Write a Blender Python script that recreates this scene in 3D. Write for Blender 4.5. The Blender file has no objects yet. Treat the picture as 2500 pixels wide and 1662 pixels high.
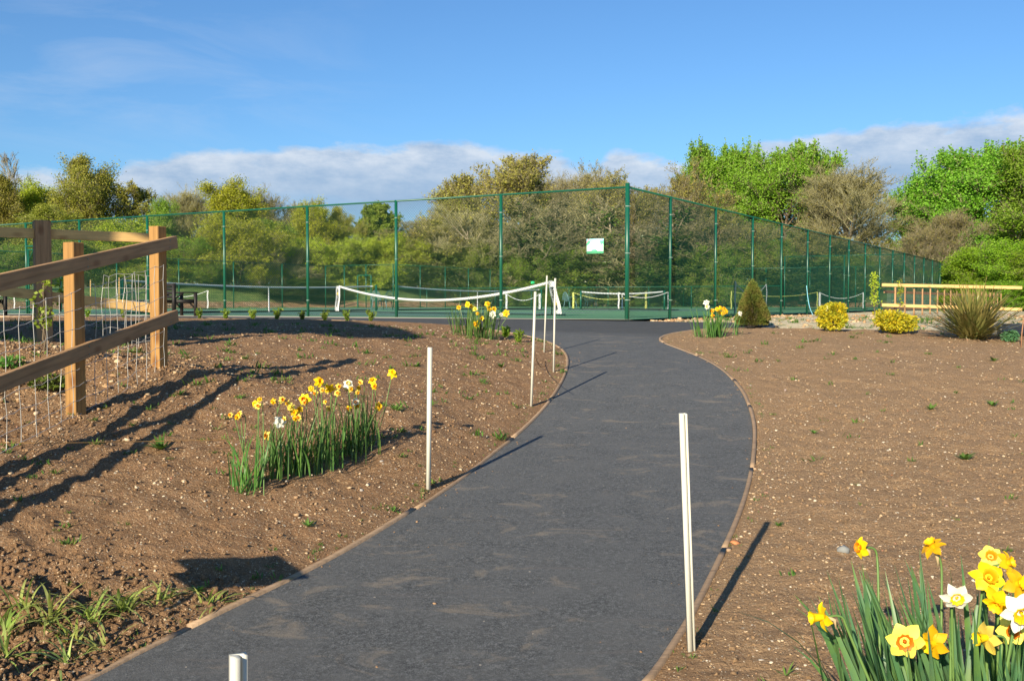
import bpy, bmesh, math, random
import numpy as np
from mathutils import Vector, Matrix

# ------------------------------------------------------------------ camera, sky, sun
scene = bpy.context.scene
COL = scene.collection
R_ = math.radians
EYE = 0.38                       # eye height above the court surface (z = 0)
PITCH = 2.14
FPX = 2517.0
cam_d = bpy.data.cameras.new('camera'); cam = bpy.data.objects.new('camera', cam_d)
COL.objects.link(cam); scene.camera = cam
cam.location = (0, 0, EYE); cam.rotation_euler = (R_(90-PITCH), 0, 0)
cam_d.sensor_width = 36.0; cam_d.lens = 36.0*FPX/2500.0
cam_d.clip_start = 0.05; cam_d.clip_end = 5000

SUN_EL, SUN_AZ = 22.5, 23.5      # light travels towards +Y and 23.5 deg to the right
LD = Vector((math.sin(R_(SUN_AZ))*math.cos(R_(SUN_EL)), math.cos(R_(SUN_AZ))*math.cos(R_(SUN_EL)), -math.sin(R_(SUN_EL))))
sun_d = bpy.data.lights.new('sun', 'SUN'); sun_d.energy = 5.0; sun_d.angle = R_(0.5); sun_d.color = (1.0, .86, .65)
sun = bpy.data.objects.new('sun', sun_d); COL.objects.link(sun)
sun.rotation_euler = LD.to_track_quat('-Z', 'Y').to_euler(); sun.location = (-20, -40, 30)
scene.view_settings.view_transform = 'Standard'; scene.view_settings.look = 'None'
scene.view_settings.exposure = 0.85; scene.view_settings.gamma = 1.0
scene.view_settings.use_curve_mapping = False

world = bpy.data.worlds.new('World'); scene.world = world; world.use_nodes = True
def build_world():
    nt = world.node_tree; N = nt.nodes; L = nt.links; N.clear()
    out = N.new('ShaderNodeOutputWorld'); bg = N.new('ShaderNodeBackground')
    sky = N.new('ShaderNodeTexSky'); sky.sky_type = 'NISHITA'; sky.sun_disc = False
    sky.sun_elevation = R_(SUN_EL); sky.sun_rotation = R_(180+SUN_AZ)
    sky.air_density = 1.0; sky.dust_density = .6; sky.ozone_density = 2.5; sky.altitude = 80
    tint = N.new('ShaderNodeMix'); tint.data_type = 'RGBA'; tint.blend_type = 'MULTIPLY'; tint.inputs[0].default_value = 1
    tint.inputs[7].default_value = (SKYT[0], SKYT[1], SKYT[2], 1)
    L.new(sky.outputs[0], tint.inputs[6])
    tc = N.new('ShaderNodeTexCoord'); sep = N.new('ShaderNodeSeparateXYZ'); L.new(tc.outputs['Generated'], sep.inputs[0])
    def M(op, a, b=None, c=None, clamp=False):
        n = N.new('ShaderNodeMath'); n.operation = op; n.use_clamp = clamp
        for i, v in enumerate((a, b, c)):
            if v is None: continue
            if isinstance(v, (int, float)): n.inputs[i].default_value = v
            else: L.new(v, n.inputs[i])
        return n.outputs[0]
    x, y, z = sep.outputs
    az = M('ARCTAN2', x, y)
    hyp = M('SQRT', M('ADD', M('MULTIPLY', x, x), M('MULTIPLY', y, y)))
    el = M('ARCTAN2', z, hyp)
    comb = N.new('ShaderNodeCombineXYZ'); L.new(az, comb.inputs[0]); L.new(M('MULTIPLY', el, 2.4), comb.inputs[1])
    def noise(scale, detail, rough=.55, vec=None, dist=0.0):
        n = N.new('ShaderNodeTexNoise'); n.inputs['Scale'].default_value = scale; n.inputs['Detail'].default_value = detail
        n.inputs['Roughness'].default_value = rough; n.inputs['Distortion'].default_value = dist
        L.new(vec if vec is not None else comb.outputs[0], n.inputs['Vector']); return n.outputs['Fac']
    def curve(pts):          # value over azimuth, -0.8..0.8 rad
        fc = N.new('ShaderNodeFloatCurve'); c = fc.mapping.curves[0]
        for i, (a, v) in enumerate(pts):
            px = (a+.8)/1.6
            if i < 2: c.points[i].location = (px, v*4)
            else: c.points.new(px, v*4)
        for p in c.points: p.handle_type = 'AUTO_CLAMPED'
        fc.mapping.update()
        L.new(M('MULTIPLY_ADD', az, 1/1.6, .5), fc.inputs['Value'])
        return M('MULTIPLY', fc.outputs[0], .25)
    top = curve([(-.8,.09),(-.44,.115),(-.385,.105),(-.352,.125),(-.29,.138),(-.2,.146),(-.12,.148),(-.06,.153),(.01,.146),(.05,.137),(.075,.128),(.1,.144),(.13,.136),(.17,.130),(.2,.138),(.24,.147),(.3,.153),(.38,.160),(.46,.160),(.8,.15)])
    n1 = noise(16, 6, .6); n2 = noise(5, 3); n3 = noise(38, 5, .6)
    edge = M('ADD', M('SUBTRACT', top, el), M('ADD', M('MULTIPLY_ADD', n1, .034, -.017), M('MULTIPLY_ADD', n3, .012, -.006)))
    m_top = M('MULTIPLY_ADD', edge, 110, .3, True)
    n5 = noise(9, 5, .6)
    thick = M('MULTIPLY_ADD', edge, 17, 0, True)       # 0 at the cloud top edge, 1 deep inside
    low = M('MULTIPLY_ADD', M('ADD', el, M('MULTIPLY_ADD', n2, .05, -.025)), 30, -2.0, True)
    dens = M('MULTIPLY', m_top, M('MULTIPLY_ADD', low, .60, .38))
    dens = M('MULTIPLY', dens, M('MULTIPLY_ADD', n5, 1.3, .45, True))
    lit = M('MULTIPLY_ADD', noise(20, 6, .65), 2.6, -.85, True)
    ccol = N.new('ShaderNodeMix'); ccol.data_type = 'RGBA'
    ccol.inputs[6].default_value = (CLO[0], CLO[1], CLO[2], 1); ccol.inputs[7].default_value = (CHI[0], CHI[1], CHI[2], 1)
    L.new(M('MULTIPLY', M('SUBTRACT', 1.1, thick, None, True), M('ADD', lit, .25), None, True), ccol.inputs[0])
    # thin cirrus high on the left and small puffs on the right
    comb2 = N.new('ShaderNodeCombineXYZ'); L.new(M('MULTIPLY', M('ADD', az, M('MULTIPLY', el, 1.0)), 3.0), comb2.inputs[0]); L.new(M('MULTIPLY', el, 12), comb2.inputs[1])
    n4 = noise(1.6, 6, .62, comb2.outputs[0], .6)
    leftm = M('MULTIPLY_ADD', az, -3.2, -.15, True)
    belt = M('MULTIPLY', M('MULTIPLY_ADD', el, 12, -1.3, True), M('MULTIPLY_ADD', el, -9, 3.0, True))
    cir = M('MULTIPLY', M('MULTIPLY', M('MULTIPLY_ADD', n4, 3.2, -1.45, True), leftm), M('MULTIPLY', belt, .34))
    mix1 = N.new('ShaderNodeMix'); mix1.data_type = 'RGBA'; mix1.inputs[7].default_value = (CHI[0]*.95, CHI[1]*.97, CHI[2], 1)
    L.new(cir, mix1.inputs[0]); L.new(tint.outputs[2], mix1.inputs[6])
    mix2 = N.new('ShaderNodeMix'); mix2.data_type = 'RGBA'
    L.new(M('MULTIPLY', dens, .92), mix2.inputs[0]); L.new(mix1.outputs[2], mix2.inputs[6]); L.new(ccol.outputs[2], mix2.inputs[7])
    L.new(mix2.outputs[2], bg.inputs[0]); bg.inputs[1].default_value = .07
    L.new(bg.outputs[0], out.inputs[0])
SKYT = (.585, .875, 1.15)
CHI = (5.7, 6.2, 6.9); CLO = (2.35, 3.5, 5.2)
build_world()

# ------------------------------------------------------------------ helpers
WL = {}                                                  # world location of every root (roots are never rotated)
def tag(o, label=None, cat=None, group=None, kind=None):
    if label: o['label'] = label
    if cat: o['category'] = cat
    if group: o['group'] = group
    if kind: o['kind'] = kind
    return o
def empty(name, loc, label=None, cat=None, group=None):
    o = bpy.data.objects.new(name, None); COL.objects.link(o); o.location = loc
    o.empty_display_size = .1; WL[o] = Vector(loc)
    return tag(o, label, cat, group)
class MB:
    """collects numpy vertices and faces (tri / quad / ngon)"""
    def __init__(s): s.V = []; s.T = []; s.Q = []; s.N = []; s.n = 0
    def add(s, V, T=None, Q=None, N=None):
        V = np.asarray(V, float).reshape(-1, 3); s.V.append(V)
        if T is not None and len(T): s.T.append(np.asarray(T, int).reshape(-1, 3)+s.n)
        if Q is not None and len(Q): s.Q.append(np.asarray(Q, int).reshape(-1, 4)+s.n)
        if N is not None: s.N += [[i+s.n for i in f] for f in N]
        s.n += len(V); return s
    def build(s, name, mat, parent=None, smooth=False, origin=None):
        V = np.concatenate(s.V) if s.V else np.zeros((0, 3))
        loc = WL[parent] if parent is not None else Vector(origin if origin is not None else (0, 0, 0))
        V = V - np.array(loc)
        me = bpy.data.meshes.new(name)
        T = np.concatenate(s.T) if s.T else np.zeros((0, 3), int)
        Q = np.concatenate(s.Q) if s.Q else np.zeros((0, 4), int)
        loops = np.concatenate([T.ravel(), Q.ravel(), np.array([i for f in s.N for i in f], int)])
        cnt = np.concatenate([np.full(len(T), 3), np.full(len(Q), 4), np.array([len(f) for f in s.N], int)]).astype(int)
        me.vertices.add(len(V)); me.vertices.foreach_set('co', V.astype(np.float32).ravel())
        me.loops.add(len(loops)); me.loops.foreach_set('vertex_index', loops.astype(np.int32))
        me.polygons.add(len(cnt))
        st = np.concatenate([[0], np.cumsum(cnt)[:-1]]) if len(cnt) else np.zeros(0)
        me.polygons.foreach_set('loop_start', st.astype(np.int32))
        if smooth: me.polygons.foreach_set('use_smooth', np.ones(len(cnt), bool))
        me.update(calc_edges=True); me.validate()
        me.materials.append(mat)
        o = bpy.data.objects.new(name, me); COL.objects.link(o)
        if parent is not None: o.parent = parent; WL[o] = WL[parent]
        else: o.location = loc; WL[o] = loc
        return o
    # shapes
    def prisms(s, P0, P1, r0, r1, n=4, cap=False, phase=0.0):
        P0 = np.asarray(P0, float).reshape(-1, 3); P1 = np.asarray(P1, float).reshape(-1, 3); m = len(P0)
        r0 = np.broadcast_to(np.asarray(r0, float), (m,)); r1 = np.broadcast_to(np.asarray(r1, float), (m,))
        d = P1-P0; d /= np.maximum(np.linalg.norm(d, axis=1, keepdims=True), 1e-9)
        ref = np.where(np.abs(d[:, 2:3]) > .9, np.array([[1., 0, 0]]), np.array([[0, 0, 1.]]))
        a = np.cross(d, ref); a /= np.maximum(np.linalg.norm(a, axis=1, keepdims=True), 1e-9); b = np.cross(d, a)
        ang = np.arange(n)*2*np.pi/n+phase
        c = np.cos(ang)[None, :, None]; si = np.sin(ang)[None, :, None]
        ring = a[:, None, :]*c+b[:, None, :]*si
        V = np.concatenate([P0[:, None, :]+ring*r0[:, None, None], P1[:, None, :]+ring*r1[:, None, None]], axis=1)
        i = np.arange(n); j = (i+1) % n
        q = np.stack([i, j, j+n, i+n], 1)
        Q = (q[None]+(np.arange(m)*2*n)[:, None, None]).reshape(-1, 4)
        N = None
        if cap: N = [list(range(k*2*n, k*2*n+n))[::-1] for k in range(m)]+[list(range(k*2*n+n, k*2*n+2*n)) for k in range(m)]
        return s.add(V.reshape(-1, 3), Q=Q, N=N)
    def poly(s, pts, r, n=6, cap=True):
        pts = np.asarray(pts, float); r = np.broadcast_to(np.asarray(r, float), (len(pts),))
        t = np.gradient(pts, axis=0); t /= np.maximum(np.linalg.norm(t, axis=1, keepdims=True), 1e-9)
        ref = np.array([0, 0, 1.]) if abs(t[:, 2]).mean() < .8 else np.array([1., 0, 0])
        a = np.cross(t, ref); a /= np.maximum(np.linalg.norm(a, axis=1, keepdims=True), 1e-9); b = np.cross(t, a)
        ang = np.arange(n)*2*np.pi/n+np.pi/n
        V = pts[:, None]+r[:, None, None]*(a[:, None]*np.cos(ang)[None, :, None]+b[:, None]*np.sin(ang)[None, :, None])
        m = len(pts); i = np.arange(n); j = (i+1) % n; q = np.stack([i, j, j+n, i+n], 1)
        Q = (q[None]+(np.arange(m-1)*n)[:, None, None]).reshape(-1, 4)
        N = [list(range(n))[::-1], [(m-1)*n+k for k in range(n)]] if cap else None
        return s.add(V.reshape(-1, 3), Q=Q, N=N)
    def box(s, c, size, rz=0.0, M=None):
        x, y, z = [v/2 for v in size]
        V = np.array([[a, b, d] for d in (-z, z) for (a, b) in ((-x, -y), (x, -y), (x, y), (-x, y))])
        if rz: V = V @ np.array([[math.cos(rz), math.sin(rz), 0], [-math.sin(rz), math.cos(rz), 0], [0, 0, 1]])
        if M is not None: V = V @ np.array(M.to_3x3()).T
        return s.add(V+np.array(c), Q=[(3, 2, 1, 0), (4, 5, 6, 7), (0, 1, 5, 4), (1, 2, 6, 5), (2, 3, 7, 6), (3, 0, 4, 7)])

def beam(name, p0, p1, w, h, mat, parent, bevel=.004, up=(0, 0, 1), roll_dir=None, sub=True):
    """a squared timber with its own axes (X along the grain); w = thickness across, h = depth along 'up'"""
    p0 = Vector(p0); p1 = Vector(p1); d = (p1-p0); Ln = d.length; X = d.normalized()
    U = Vector(roll_dir if roll_dir else up); Y = U.cross(X).normalized(); Z = X.cross(Y).normalized()
    bm = bmesh.new(); bmesh.ops.create_cube(bm, size=1)
    for v in bm.verts: v.co = Vector(((v.co.x+.5)*Ln, v.co.y*w, v.co.z*h))
    bmesh.ops.bevel(bm, geom=bm.edges[:], offset=bevel, segments=1, affect='EDGES')
    me = bpy.data.meshes.new(name); bm.to_mesh(me); bm.free(); me.materials.append(mat)
    o = bpy.data.objects.new(name, me); COL.objects.link(o)
    Mw = Matrix((X, Y, Z)).transposed().to_4x4()
    if parent is not None:
        o.parent = parent; o.matrix_local = Matrix.Translation(p0-WL[parent]) @ Mw
    else: o.matrix_local = Matrix.Translation(p0) @ Mw
    return o

# value noise on arrays
_rs = np.random.RandomState(7); _perm = _rs.rand(256, 256)
def vnoise(x, y):
    xi = np.floor(x).astype(int); yi = np.floor(y).astype(int); fx = x-xi; fy = y-yi
    fx = fx*fx*(3-2*fx); fy = fy*fy*(3-2*fy)
    g = lambda a, b: _perm[a % 256, b % 256]
    return (g(xi, yi)*(1-fx)+g(xi+1, yi)*fx)*(1-fy)+(g(xi, yi+1)*(1-fx)+g(xi+1, yi+1)*fx)*fy - .5
def fbm(x, y, o=4, s=1.0):
    r = 0; a = 1.0; f = 1/s
    for k in range(o): r = r+a*vnoise(x*f+17.3*k, y*f-9.1*k); a *= .5; f *= 2.03
    return r

# ------------------------------------------------------------------ materials
def newmat(name):
    m = bpy.data.materials.new(name); m.use_nodes = True; nt = m.node_tree
    return m, nt, nt.nodes, nt.links, nt.nodes['Principled BSDF']
def nmath(nt, op, a, b=None, c=None, clamp=False):
    n = nt.nodes.new('ShaderNodeMath'); n.operation = op; n.use_clamp = clamp
    for i, v in enumerate((a, b, c)):
        if v is None: continue
        if isinstance(v, (int, float)): n.inputs[i].default_value = v
        else: nt.links.new(v, n.inputs[i])
    return n.outputs[0]
def nnoise(nt, vec, scale, detail=4, rough=.55, dist=0):
    n = nt.nodes.new('ShaderNodeTexNoise'); n.inputs['Scale'].default_value = scale; n.inputs['Detail'].default_value = detail
    n.inputs['Roughness'].default_value = rough; n.inputs['Distortion'].default_value = dist
    if vec is not None: nt.links.new(vec, n.inputs['Vector'])
    return n.outputs['Fac']
def nmap(nt, scale, out='Object'):
    tc = nt.nodes.new('ShaderNodeTexCoord'); mp = nt.nodes.new('ShaderNodeMapping')
    mp.inputs['Scale'].default_value = scale; nt.links.new(tc.outputs[out], mp.inputs[0]); return mp.outputs[0]
def npos(nt):
    g = nt.nodes.new('ShaderNodeNewGeometry'); return g.outputs['Position']
def nmix(nt, f, a, b, mode='MIX'):
    n = nt.nodes.new('ShaderNodeMix'); n.data_type = 'RGBA'; n.blend_type = mode
    for i, v in ((0, f), (6, a), (7, b)):
        if isinstance(v, (int, float)): n.inputs[i].default_value = v
        elif isinstance(v, tuple): n.inputs[i].default_value = (v[0], v[1], v[2], 1)
        else: nt.links.new(v, n.inputs[i])
    return n.outputs[2]
def nramp(nt, f, stops):
    n = nt.nodes.new('ShaderNodeValToRGB'); e = n.color_ramp.elements
    while len(e) < len(stops): e.new(.5)
    for k, (p, c) in enumerate(stops): e[k].position = p; e[k].color = (c[0], c[1], c[2], 1) if isinstance(c, tuple) else (c, c, c, 1)
    nt.links.new(f, n.inputs[0]); return n.outputs[0]
def nbump(nt, h, dist, strength=1.0):
    n = nt.nodes.new('ShaderNodeBump'); n.inputs['Distance'].default_value = dist; n.inputs['Strength'].default_value = strength
    nt.links.new(h, n.inputs['Height']); return n.outputs[0]

def mat_plain(name, col, rough=.5, var=.12, scale=8, metal=0.0, bump=0.0, spec=.4):
    m, nt, N, L, b = newmat(name)
    v = nnoise(nt, nmap(nt, (1, 1, 1)), scale, 5)
    c = nmix(nt, v, tuple(x*(1-var) for x in col), tuple(min(1, x*(1+var)) for x in col))
    L.new(c, b.inputs['Base Color']); b.inputs['Roughness'].default_value = rough; b.inputs['Metallic'].default_value = metal
    b.inputs['Specular IOR Level'].default_value = spec
    if bump: L.new(nbump(nt, v, bump), b.inputs['Normal'])
    return m
def mat_soil():
    m, nt, N, L, b = newmat('soil'); p = npos(nt)
    big = nnoise(nt, p, .9, 5, .6); mid = nnoise(nt, p, 9, 6, .65); fine = nnoise(nt, p, 70, 4, .7)
    c = nramp(nt, mid, [(.25, (.175, .103, .056)), (.5, (.27, .165, .090)), (.75, (.35, .225, .130))])
    c = nmix(nt, nramp(nt, big, [(.35, 0.0), (.7, .55)]), c, (.33, .190, .098))
    sx = N.new('ShaderNodeSeparateXYZ'); L.new(p, sx.inputs[0])
    dry = nmath(nt, 'MULTIPLY_ADD', nmath(nt, 'ADD', sx.outputs[0], nmath(nt, 'MULTIPLY', big, .8)), 1.6, -1.2, True)
    c = nmix(nt, nmath(nt, 'MULTIPLY', dry, .5), c, (.42, .29, .165))
    c = nmix(nt, nramp(nt, fine, [(.3, .7), (.5, 0.0)]), c, (.13, .080, .045))
    # pebbles: voronoi cells, only some of them, each with its own colour
    for sc, thr, cut in ((24, .20, .80), (50, .25, .66), (100, .30, .55)):
        vo = N.new('ShaderNodeTexVoronoi'); vo.inputs['Scale'].default_value = sc; vo.inputs['Randomness'].default_value = 1
        L.new(p, vo.inputs['Vector'])
        sp = N.new('ShaderNodeSeparateColor'); L.new(vo.outputs['Color'], sp.inputs[0])
        inside = nmath(nt, 'LESS_THAN', vo.outputs['Distance'], thr)
        pick = nmath(nt, 'GREATER_THAN', sp.outputs[0], cut)
        pc = nramp(nt, sp.outputs[1], [(0, (.34, .22, .12)), (.45, (.48, .34, .20)), (.75, (.56, .45, .30)), (.93, (.64, .57, .45)), (1, (.46, .20, .09))])
        c = nmix(nt, nmath(nt, 'MULTIPLY', inside, pick), c, pc)
    L.new(c, b.inputs['Base Color']); b.inputs['Roughness'].default_value = .95; b.inputs['Specular IOR Level'].default_value = .1
    h = nmath(nt, 'ADD', nmath(nt, 'MULTIPLY', fine, .35), nnoise(nt, p, 28, 6, .7))
    L.new(nbump(nt, h, .035, 1), b.inputs['Normal'])
    return m
def mat_asphalt():
    m, nt, N, L, b = newmat('asphalt'); p = npos(nt)
    fine = nnoise(nt, p, 130, 5, .85); mid = nnoise(nt, p, 4, 6, .6); big = nnoise(nt, p, .8, 4)
    mott = nnoise(nt, p, 38, 5, .8); fine2 = nmath(nt, 'ADD', nmath(nt, 'MULTIPLY', fine, .6), nmath(nt, 'MULTIPLY', mott, .4)); c = nramp(nt, fine2, [(.40, (.036, .039, .041)), (.5, (.090, .096, .098)), (.60, (.23, .24, .243))])
    c = nmix(nt, nramp(nt, mid, [(.35, 0.0), (.65, .7)]), c, (.125, .130, .132))
    # streaky rolled surface and dusty soil stains
    st = nnoise(nt, nmap(nt, (1.2, 9, 1)), 1.0, 6, .65)
    c = nmix(nt, nramp(nt, st, [(.60, 0.0), (.72, .5)]), c, (.15, .14, .135))
    du = nnoise(nt, nmap(nt, (1.5, 2.2, 1)), 1.7, 7, .68, .6)
    c = nmix(nt, nramp(nt, du, [(.56, 0.0), (.66, .6)]), c, (.25, .215, .17))
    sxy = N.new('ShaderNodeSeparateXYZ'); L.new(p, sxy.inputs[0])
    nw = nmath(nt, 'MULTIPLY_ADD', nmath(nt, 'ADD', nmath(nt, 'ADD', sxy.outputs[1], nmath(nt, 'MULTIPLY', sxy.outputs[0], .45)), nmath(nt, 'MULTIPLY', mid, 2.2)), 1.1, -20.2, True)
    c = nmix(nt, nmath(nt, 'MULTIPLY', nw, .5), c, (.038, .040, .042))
    sp = N.new('ShaderNodeTexVoronoi'); sp.inputs['Scale'].default_value = 9; L.new(p, sp.inputs['Vector'])
    sc = N.new('ShaderNodeSeparateColor'); L.new(sp.outputs['Color'], sc.inputs[0])
    dot = nmath(nt, 'MULTIPLY', nmath(nt, 'LESS_THAN', sp.outputs['Distance'], .055), nmath(nt, 'GREATER_THAN', sc.outputs[0], .8))
    c = nmix(nt, dot, c, (.42, .38, .32))
    L.new(c, b.inputs['Base Color']); b.inputs['Roughness'].default_value = .85; b.inputs['Specular IOR Level'].default_value = .25
    L.new(nbump(nt, fine2, .012, 1.0), b.inputs['Normal'])
    return m
def mat_gravel():
    m, nt, N, L, b = newmat('pale_gravel'); p = npos(nt)
    v = N.new('ShaderNodeTexVoronoi'); v.inputs['Scale'].default_value = 22; L.new(p, v.inputs['Vector'])
    sp = N.new('ShaderNodeSeparateColor'); L.new(v.outputs['Color'], sp.inputs[0])
    c = nramp(nt, sp.outputs[0], [(0, (.50, .40, .23)), (.5, (.64, .54, .34)), (1, (.74, .66, .46))])
    c = nmix(nt, nramp(nt, nnoise(nt, nmap(nt, (.9, .35, 1)), 1.6, 6, .7), [(.50, 0.0), (.62, .8)]), c, (.17, .20, .05))
    c = nmix(nt, nramp(nt, nnoise(nt, p, .5, 4), [(.55, 0.0), (.7, .4)]), c, (.36, .26, .15))
    L.new(c, b.inputs['Base Color']); b.inputs['Roughness'].default_value = .95
    L.new(nbump(nt, nnoise(nt, p, 25, 4), .05), b.inputs['Normal']); return m
def mat_grass(name='grass_bank'):
    m, nt, N, L, b = newmat(name); p = npos(nt)
    c = nramp(nt, nnoise(nt, p, 1.6, 8, .8), [(.38, (.07, .13, .028)), (.5, (.13, .23, .045)), (.62, (.24, .31, .085))])
    sx = N.new('ShaderNodeSeparateXYZ'); L.new(p, sx.inputs[0])
    zz = nmath(nt, 'ADD', sx.outputs[2], nmath(nt, 'MULTIPLY_ADD', nnoise(nt, p, .8, 5), .6, -.3))
    band = nramp(nt, zz, [(.0, 0.0), (.03, 1.0), (.33, 1.0), (.50, 0.0)])
    earth = nramp(nt, nnoise(nt, p, 2.2, 7, .75), [(.36, (.16, .13, .05)), (.48, (.38, .21, .10)), (.62, (.56, .40, .24))])
    c = nmix(nt, band, c, earth)
    L.new(c, b.inputs['Base Color']); b.inputs['Roughness'].default_value = .95
    L.new(nbump(nt, nnoise(nt, p, 3, 6, .7), .3), b.inputs['Normal']); return m
def mat_court(name, col):
    m, nt, N, L, b = newmat(name); p = npos(nt)
    c = nmix(nt, nnoise(nt, p, .6, 5), tuple(x*.82 for x in col), tuple(x*1.15 for x in col))
    c = nmix(nt, nramp(nt, nnoise(nt, p, 90, 3), [(.4, .3), (.6, 0.0)]), c, tuple(x*.6 for x in col))
    L.new(c, b.inputs['Base Color']); b.inputs['Roughness'].default_value = .85; return m
def mat_wood(name, col, dark=.55, knots=True, rough=.7):
    m, nt, N, L, b = newmat(name)
    g = nnoise(nt, nmap(nt, (1.2, 26, 26)), 1.6, 6, .62, .5)
    c = nramp(nt, g, [(.28, tuple(x*dark for x in col)), (.5, col), (.75, tuple(min(1, x*1.22) for x in col))])
    g2 = nnoise(nt, nmap(nt, (3, 7, 7)), 1, 3)
    c = nmix(nt, nramp(nt, g2, [(.5, 0.0), (.8, .5)]), c, tuple(x*.6 for x in col))
    if knots:
        v = N.new('ShaderNodeTexVoronoi'); v.inputs['Scale'].default_value = 1; L.new(nmap(nt, (4.5, 9, 9)), v.inputs['Vector'])
        sp = N.new('ShaderNodeSeparateColor'); L.new(v.outputs['Color'], sp.inputs[0])
        k = nmath(nt, 'MULTIPLY', nramp(nt, v.outputs['Distance'], [(.14, 1.0), (.36, 0.0)]), nmath(nt, 'GREATER_THAN', sp.outputs[0], .40))
        c = nmix(nt, nmath(nt, 'MULTIPLY', k, .8), c, (col[0]*.38, col[1]*.25, col[2]*.2))
    oi = N.new('ShaderNodeObjectInfo'); hs = N.new('ShaderNodeHueSaturation'); L.new(c, hs.inputs['Color']); L.new(nmath(nt, 'MULTIPLY_ADD', oi.outputs['Random'], .3, .85), hs.inputs['Value']); c = hs.outputs[0]
    L.new(c, b.inputs['Base Color']); b.inputs['Roughness'].default_value = rough; b.inputs['Specular IOR Level'].default_value = .25
    L.new(nbump(nt, g, .004), b.inputs['Normal']); return m
def mat_leaf(name, c1, c2, c3=None, trans=.35, rough=.5, vs=.35):
    """leaf colour varies leaf by leaf and in drifts through the plant"""
    m, nt, N, L, b = newmat(name); g = N.new('ShaderNodeNewGeometry')
    c = nmix(nt, g.outputs['Random Per Island'], c1, c2)
    if c3 is not None:
        c = nmix(nt, nramp(nt, nnoise(nt, g.outputs['Position'], vs, 4, .6), [(.42, 0.0), (.66, .7)]), c, c3)
    oi = N.new('ShaderNodeObjectInfo')
    hs = N.new('ShaderNodeHueSaturation'); L.new(c, hs.inputs['Color'])
    L.new(nmath(nt, 'MULTIPLY_ADD', oi.outputs['Random'], .03, .485), hs.inputs['Hue'])
    L.new(nmath(nt, 'MULTIPLY_ADD', oi.outputs['Random'], .35, .83), hs.inputs['Value'])
    c = hs.outputs[0]
    L.new(c, b.inputs['Base Color']); b.inputs['Roughness'].default_value = rough; b.inputs['Specular IOR Level'].default_value = .3
    tr = N.new('ShaderNodeBsdfTranslucent'); L.new(nmix(nt, 1.0, c, (1.25, 1.3, .75), 'MULTIPLY'), tr.inputs[0])
    mx = N.new('ShaderNodeMixShader'); mx.inputs[0].default_value = trans
    out = N['Material Output']; L.new(b.outputs[0], mx.inputs[1]); L.new(tr.outputs[0], mx.inputs[2]); L.new(mx.outputs[0], out.inputs[0])
    return m
def mat_islands(name, stops, rough=.9):
    m, nt, N, L, b = newmat(name); g = N.new('ShaderNodeNewGeometry')
    c = nramp(nt, g.outputs['Random Per Island'], stops)
    c = nmix(nt, nmath(nt, 'MULTIPLY', nnoise(nt, g.outputs['Position'], 60, 4), .35), c, (.12, .08, .05))
    L.new(c, b.inputs['Base Color']); b.inputs['Roughness'].default_value = rough; b.inputs['Specular IOR Level'].default_value = .2; return m

M = {}
M['soil'] = mat_soil(); M['asphalt'] = mat_asphalt(); M['gravel'] = mat_gravel(); M['grass'] = mat_grass()
M['court'] = mat_court('court_green', (.105, .29, .135)); M['court2'] = mat_court('court_teal', (.075, .20, .145))
M['line'] = mat_plain('court_line_paint', (.62, .66, .62), .7)
M['kerb'] = mat_plain('pale_concrete', (.50, .45, .35), .9, .2, 20, bump=.004)
M['edging'] = mat_wood('edging_timber', (.36, .25, .155), .6, False)
M['post'] = mat_wood('fence_post_timber', (.36, .20, .068), .62)
M['rail'] = mat_wood('fence_rail_timber', (.45, .27, .13), .55)
M['newrail'] = mat_wood('new_rail_timber', (.58, .38, .15), .8)
M['oldpost'] = mat_wood('weathered_post_timber', (.34, .20, .10), .65)
M['green'] = mat_plain('green_coating', (.005, .088, .052), .35, .15, 3, spec=.5)
M['greenwire'] = mat_plain('green_wire', (.008, .064, .040), .5, .1)
M['band'] = mat_plain('galvanised_band', (.16, .24, .20), .4, .1)
M['wire'] = mat_plain('galvanised_wire', (.50, .49, .46), .35, .15, 30, metal=.3)
M['upvc'] = mat_plain('white_plastic', (.56, .555, .48), .4, .05, 6)
M['dark'] = mat_plain('dark_stained_wood', (.012, .010, .009), .6, .3)
M['black'] = mat_plain('black_plastic', (.012, .013, .014), .4, .2)
M['net'] = mat_plain('net_cord', (.02, .028, .026), .8)
M['tape'] = mat_plain('white_tape', (.62, .63, .63), .7, .06, 5)
M['tapeg'] = mat_plain('grey_white_tape', (.42, .46, .48), .7, .2, 8)
M['tapey'] = mat_plain('yellow_tape', (.42, .46, .12), .7, .1, 5)
M['ink'] = mat_plain('banner_ink', (.02, .02, .022), .7)
M['ball'] = mat_plain('banner_yellow', (.80, .55, .06), .7)
M['mintpaint'] = mat_plain('banner_green_tag', (.02, .50, .18), .6)
M['chair'] = mat_plain('green_plastic', (.015, .06, .055), .35, .15)
M['chairg'] = mat_plain('grey_green_plastic', (.10, .20, .22), .35, .15)
M['twine'] = mat_plain('garden_twine', (.33, .19, .07), .9, .2, 40)
M['hose'] = mat_plain('pale_blue_rope', (.20, .50, .62), .5)
M['terracotta'] = mat_plain('terracotta', (.50, .20, .08), .8, .25, 12)
M['pipe'] = mat_plain('black_drain_pipe', (.018, .02, .024), .4, .3)
M['cane'] = mat_plain('thin_cane', (.30, .15, .08), .8, .2)
M['bark'] = mat_plain('bark', (.15, .115, .075), .9, .35, 4, bump=.02)
M['barkp'] = mat_plain('pale_bark', (.27, .225, .155), .9, .35, 4, bump=.02)
M['twigb'] = mat_leaf('bare_twigs', (.29, .27, .155), (.18, .165, .09), (.27, .235, .11), 0, .9)
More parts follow.
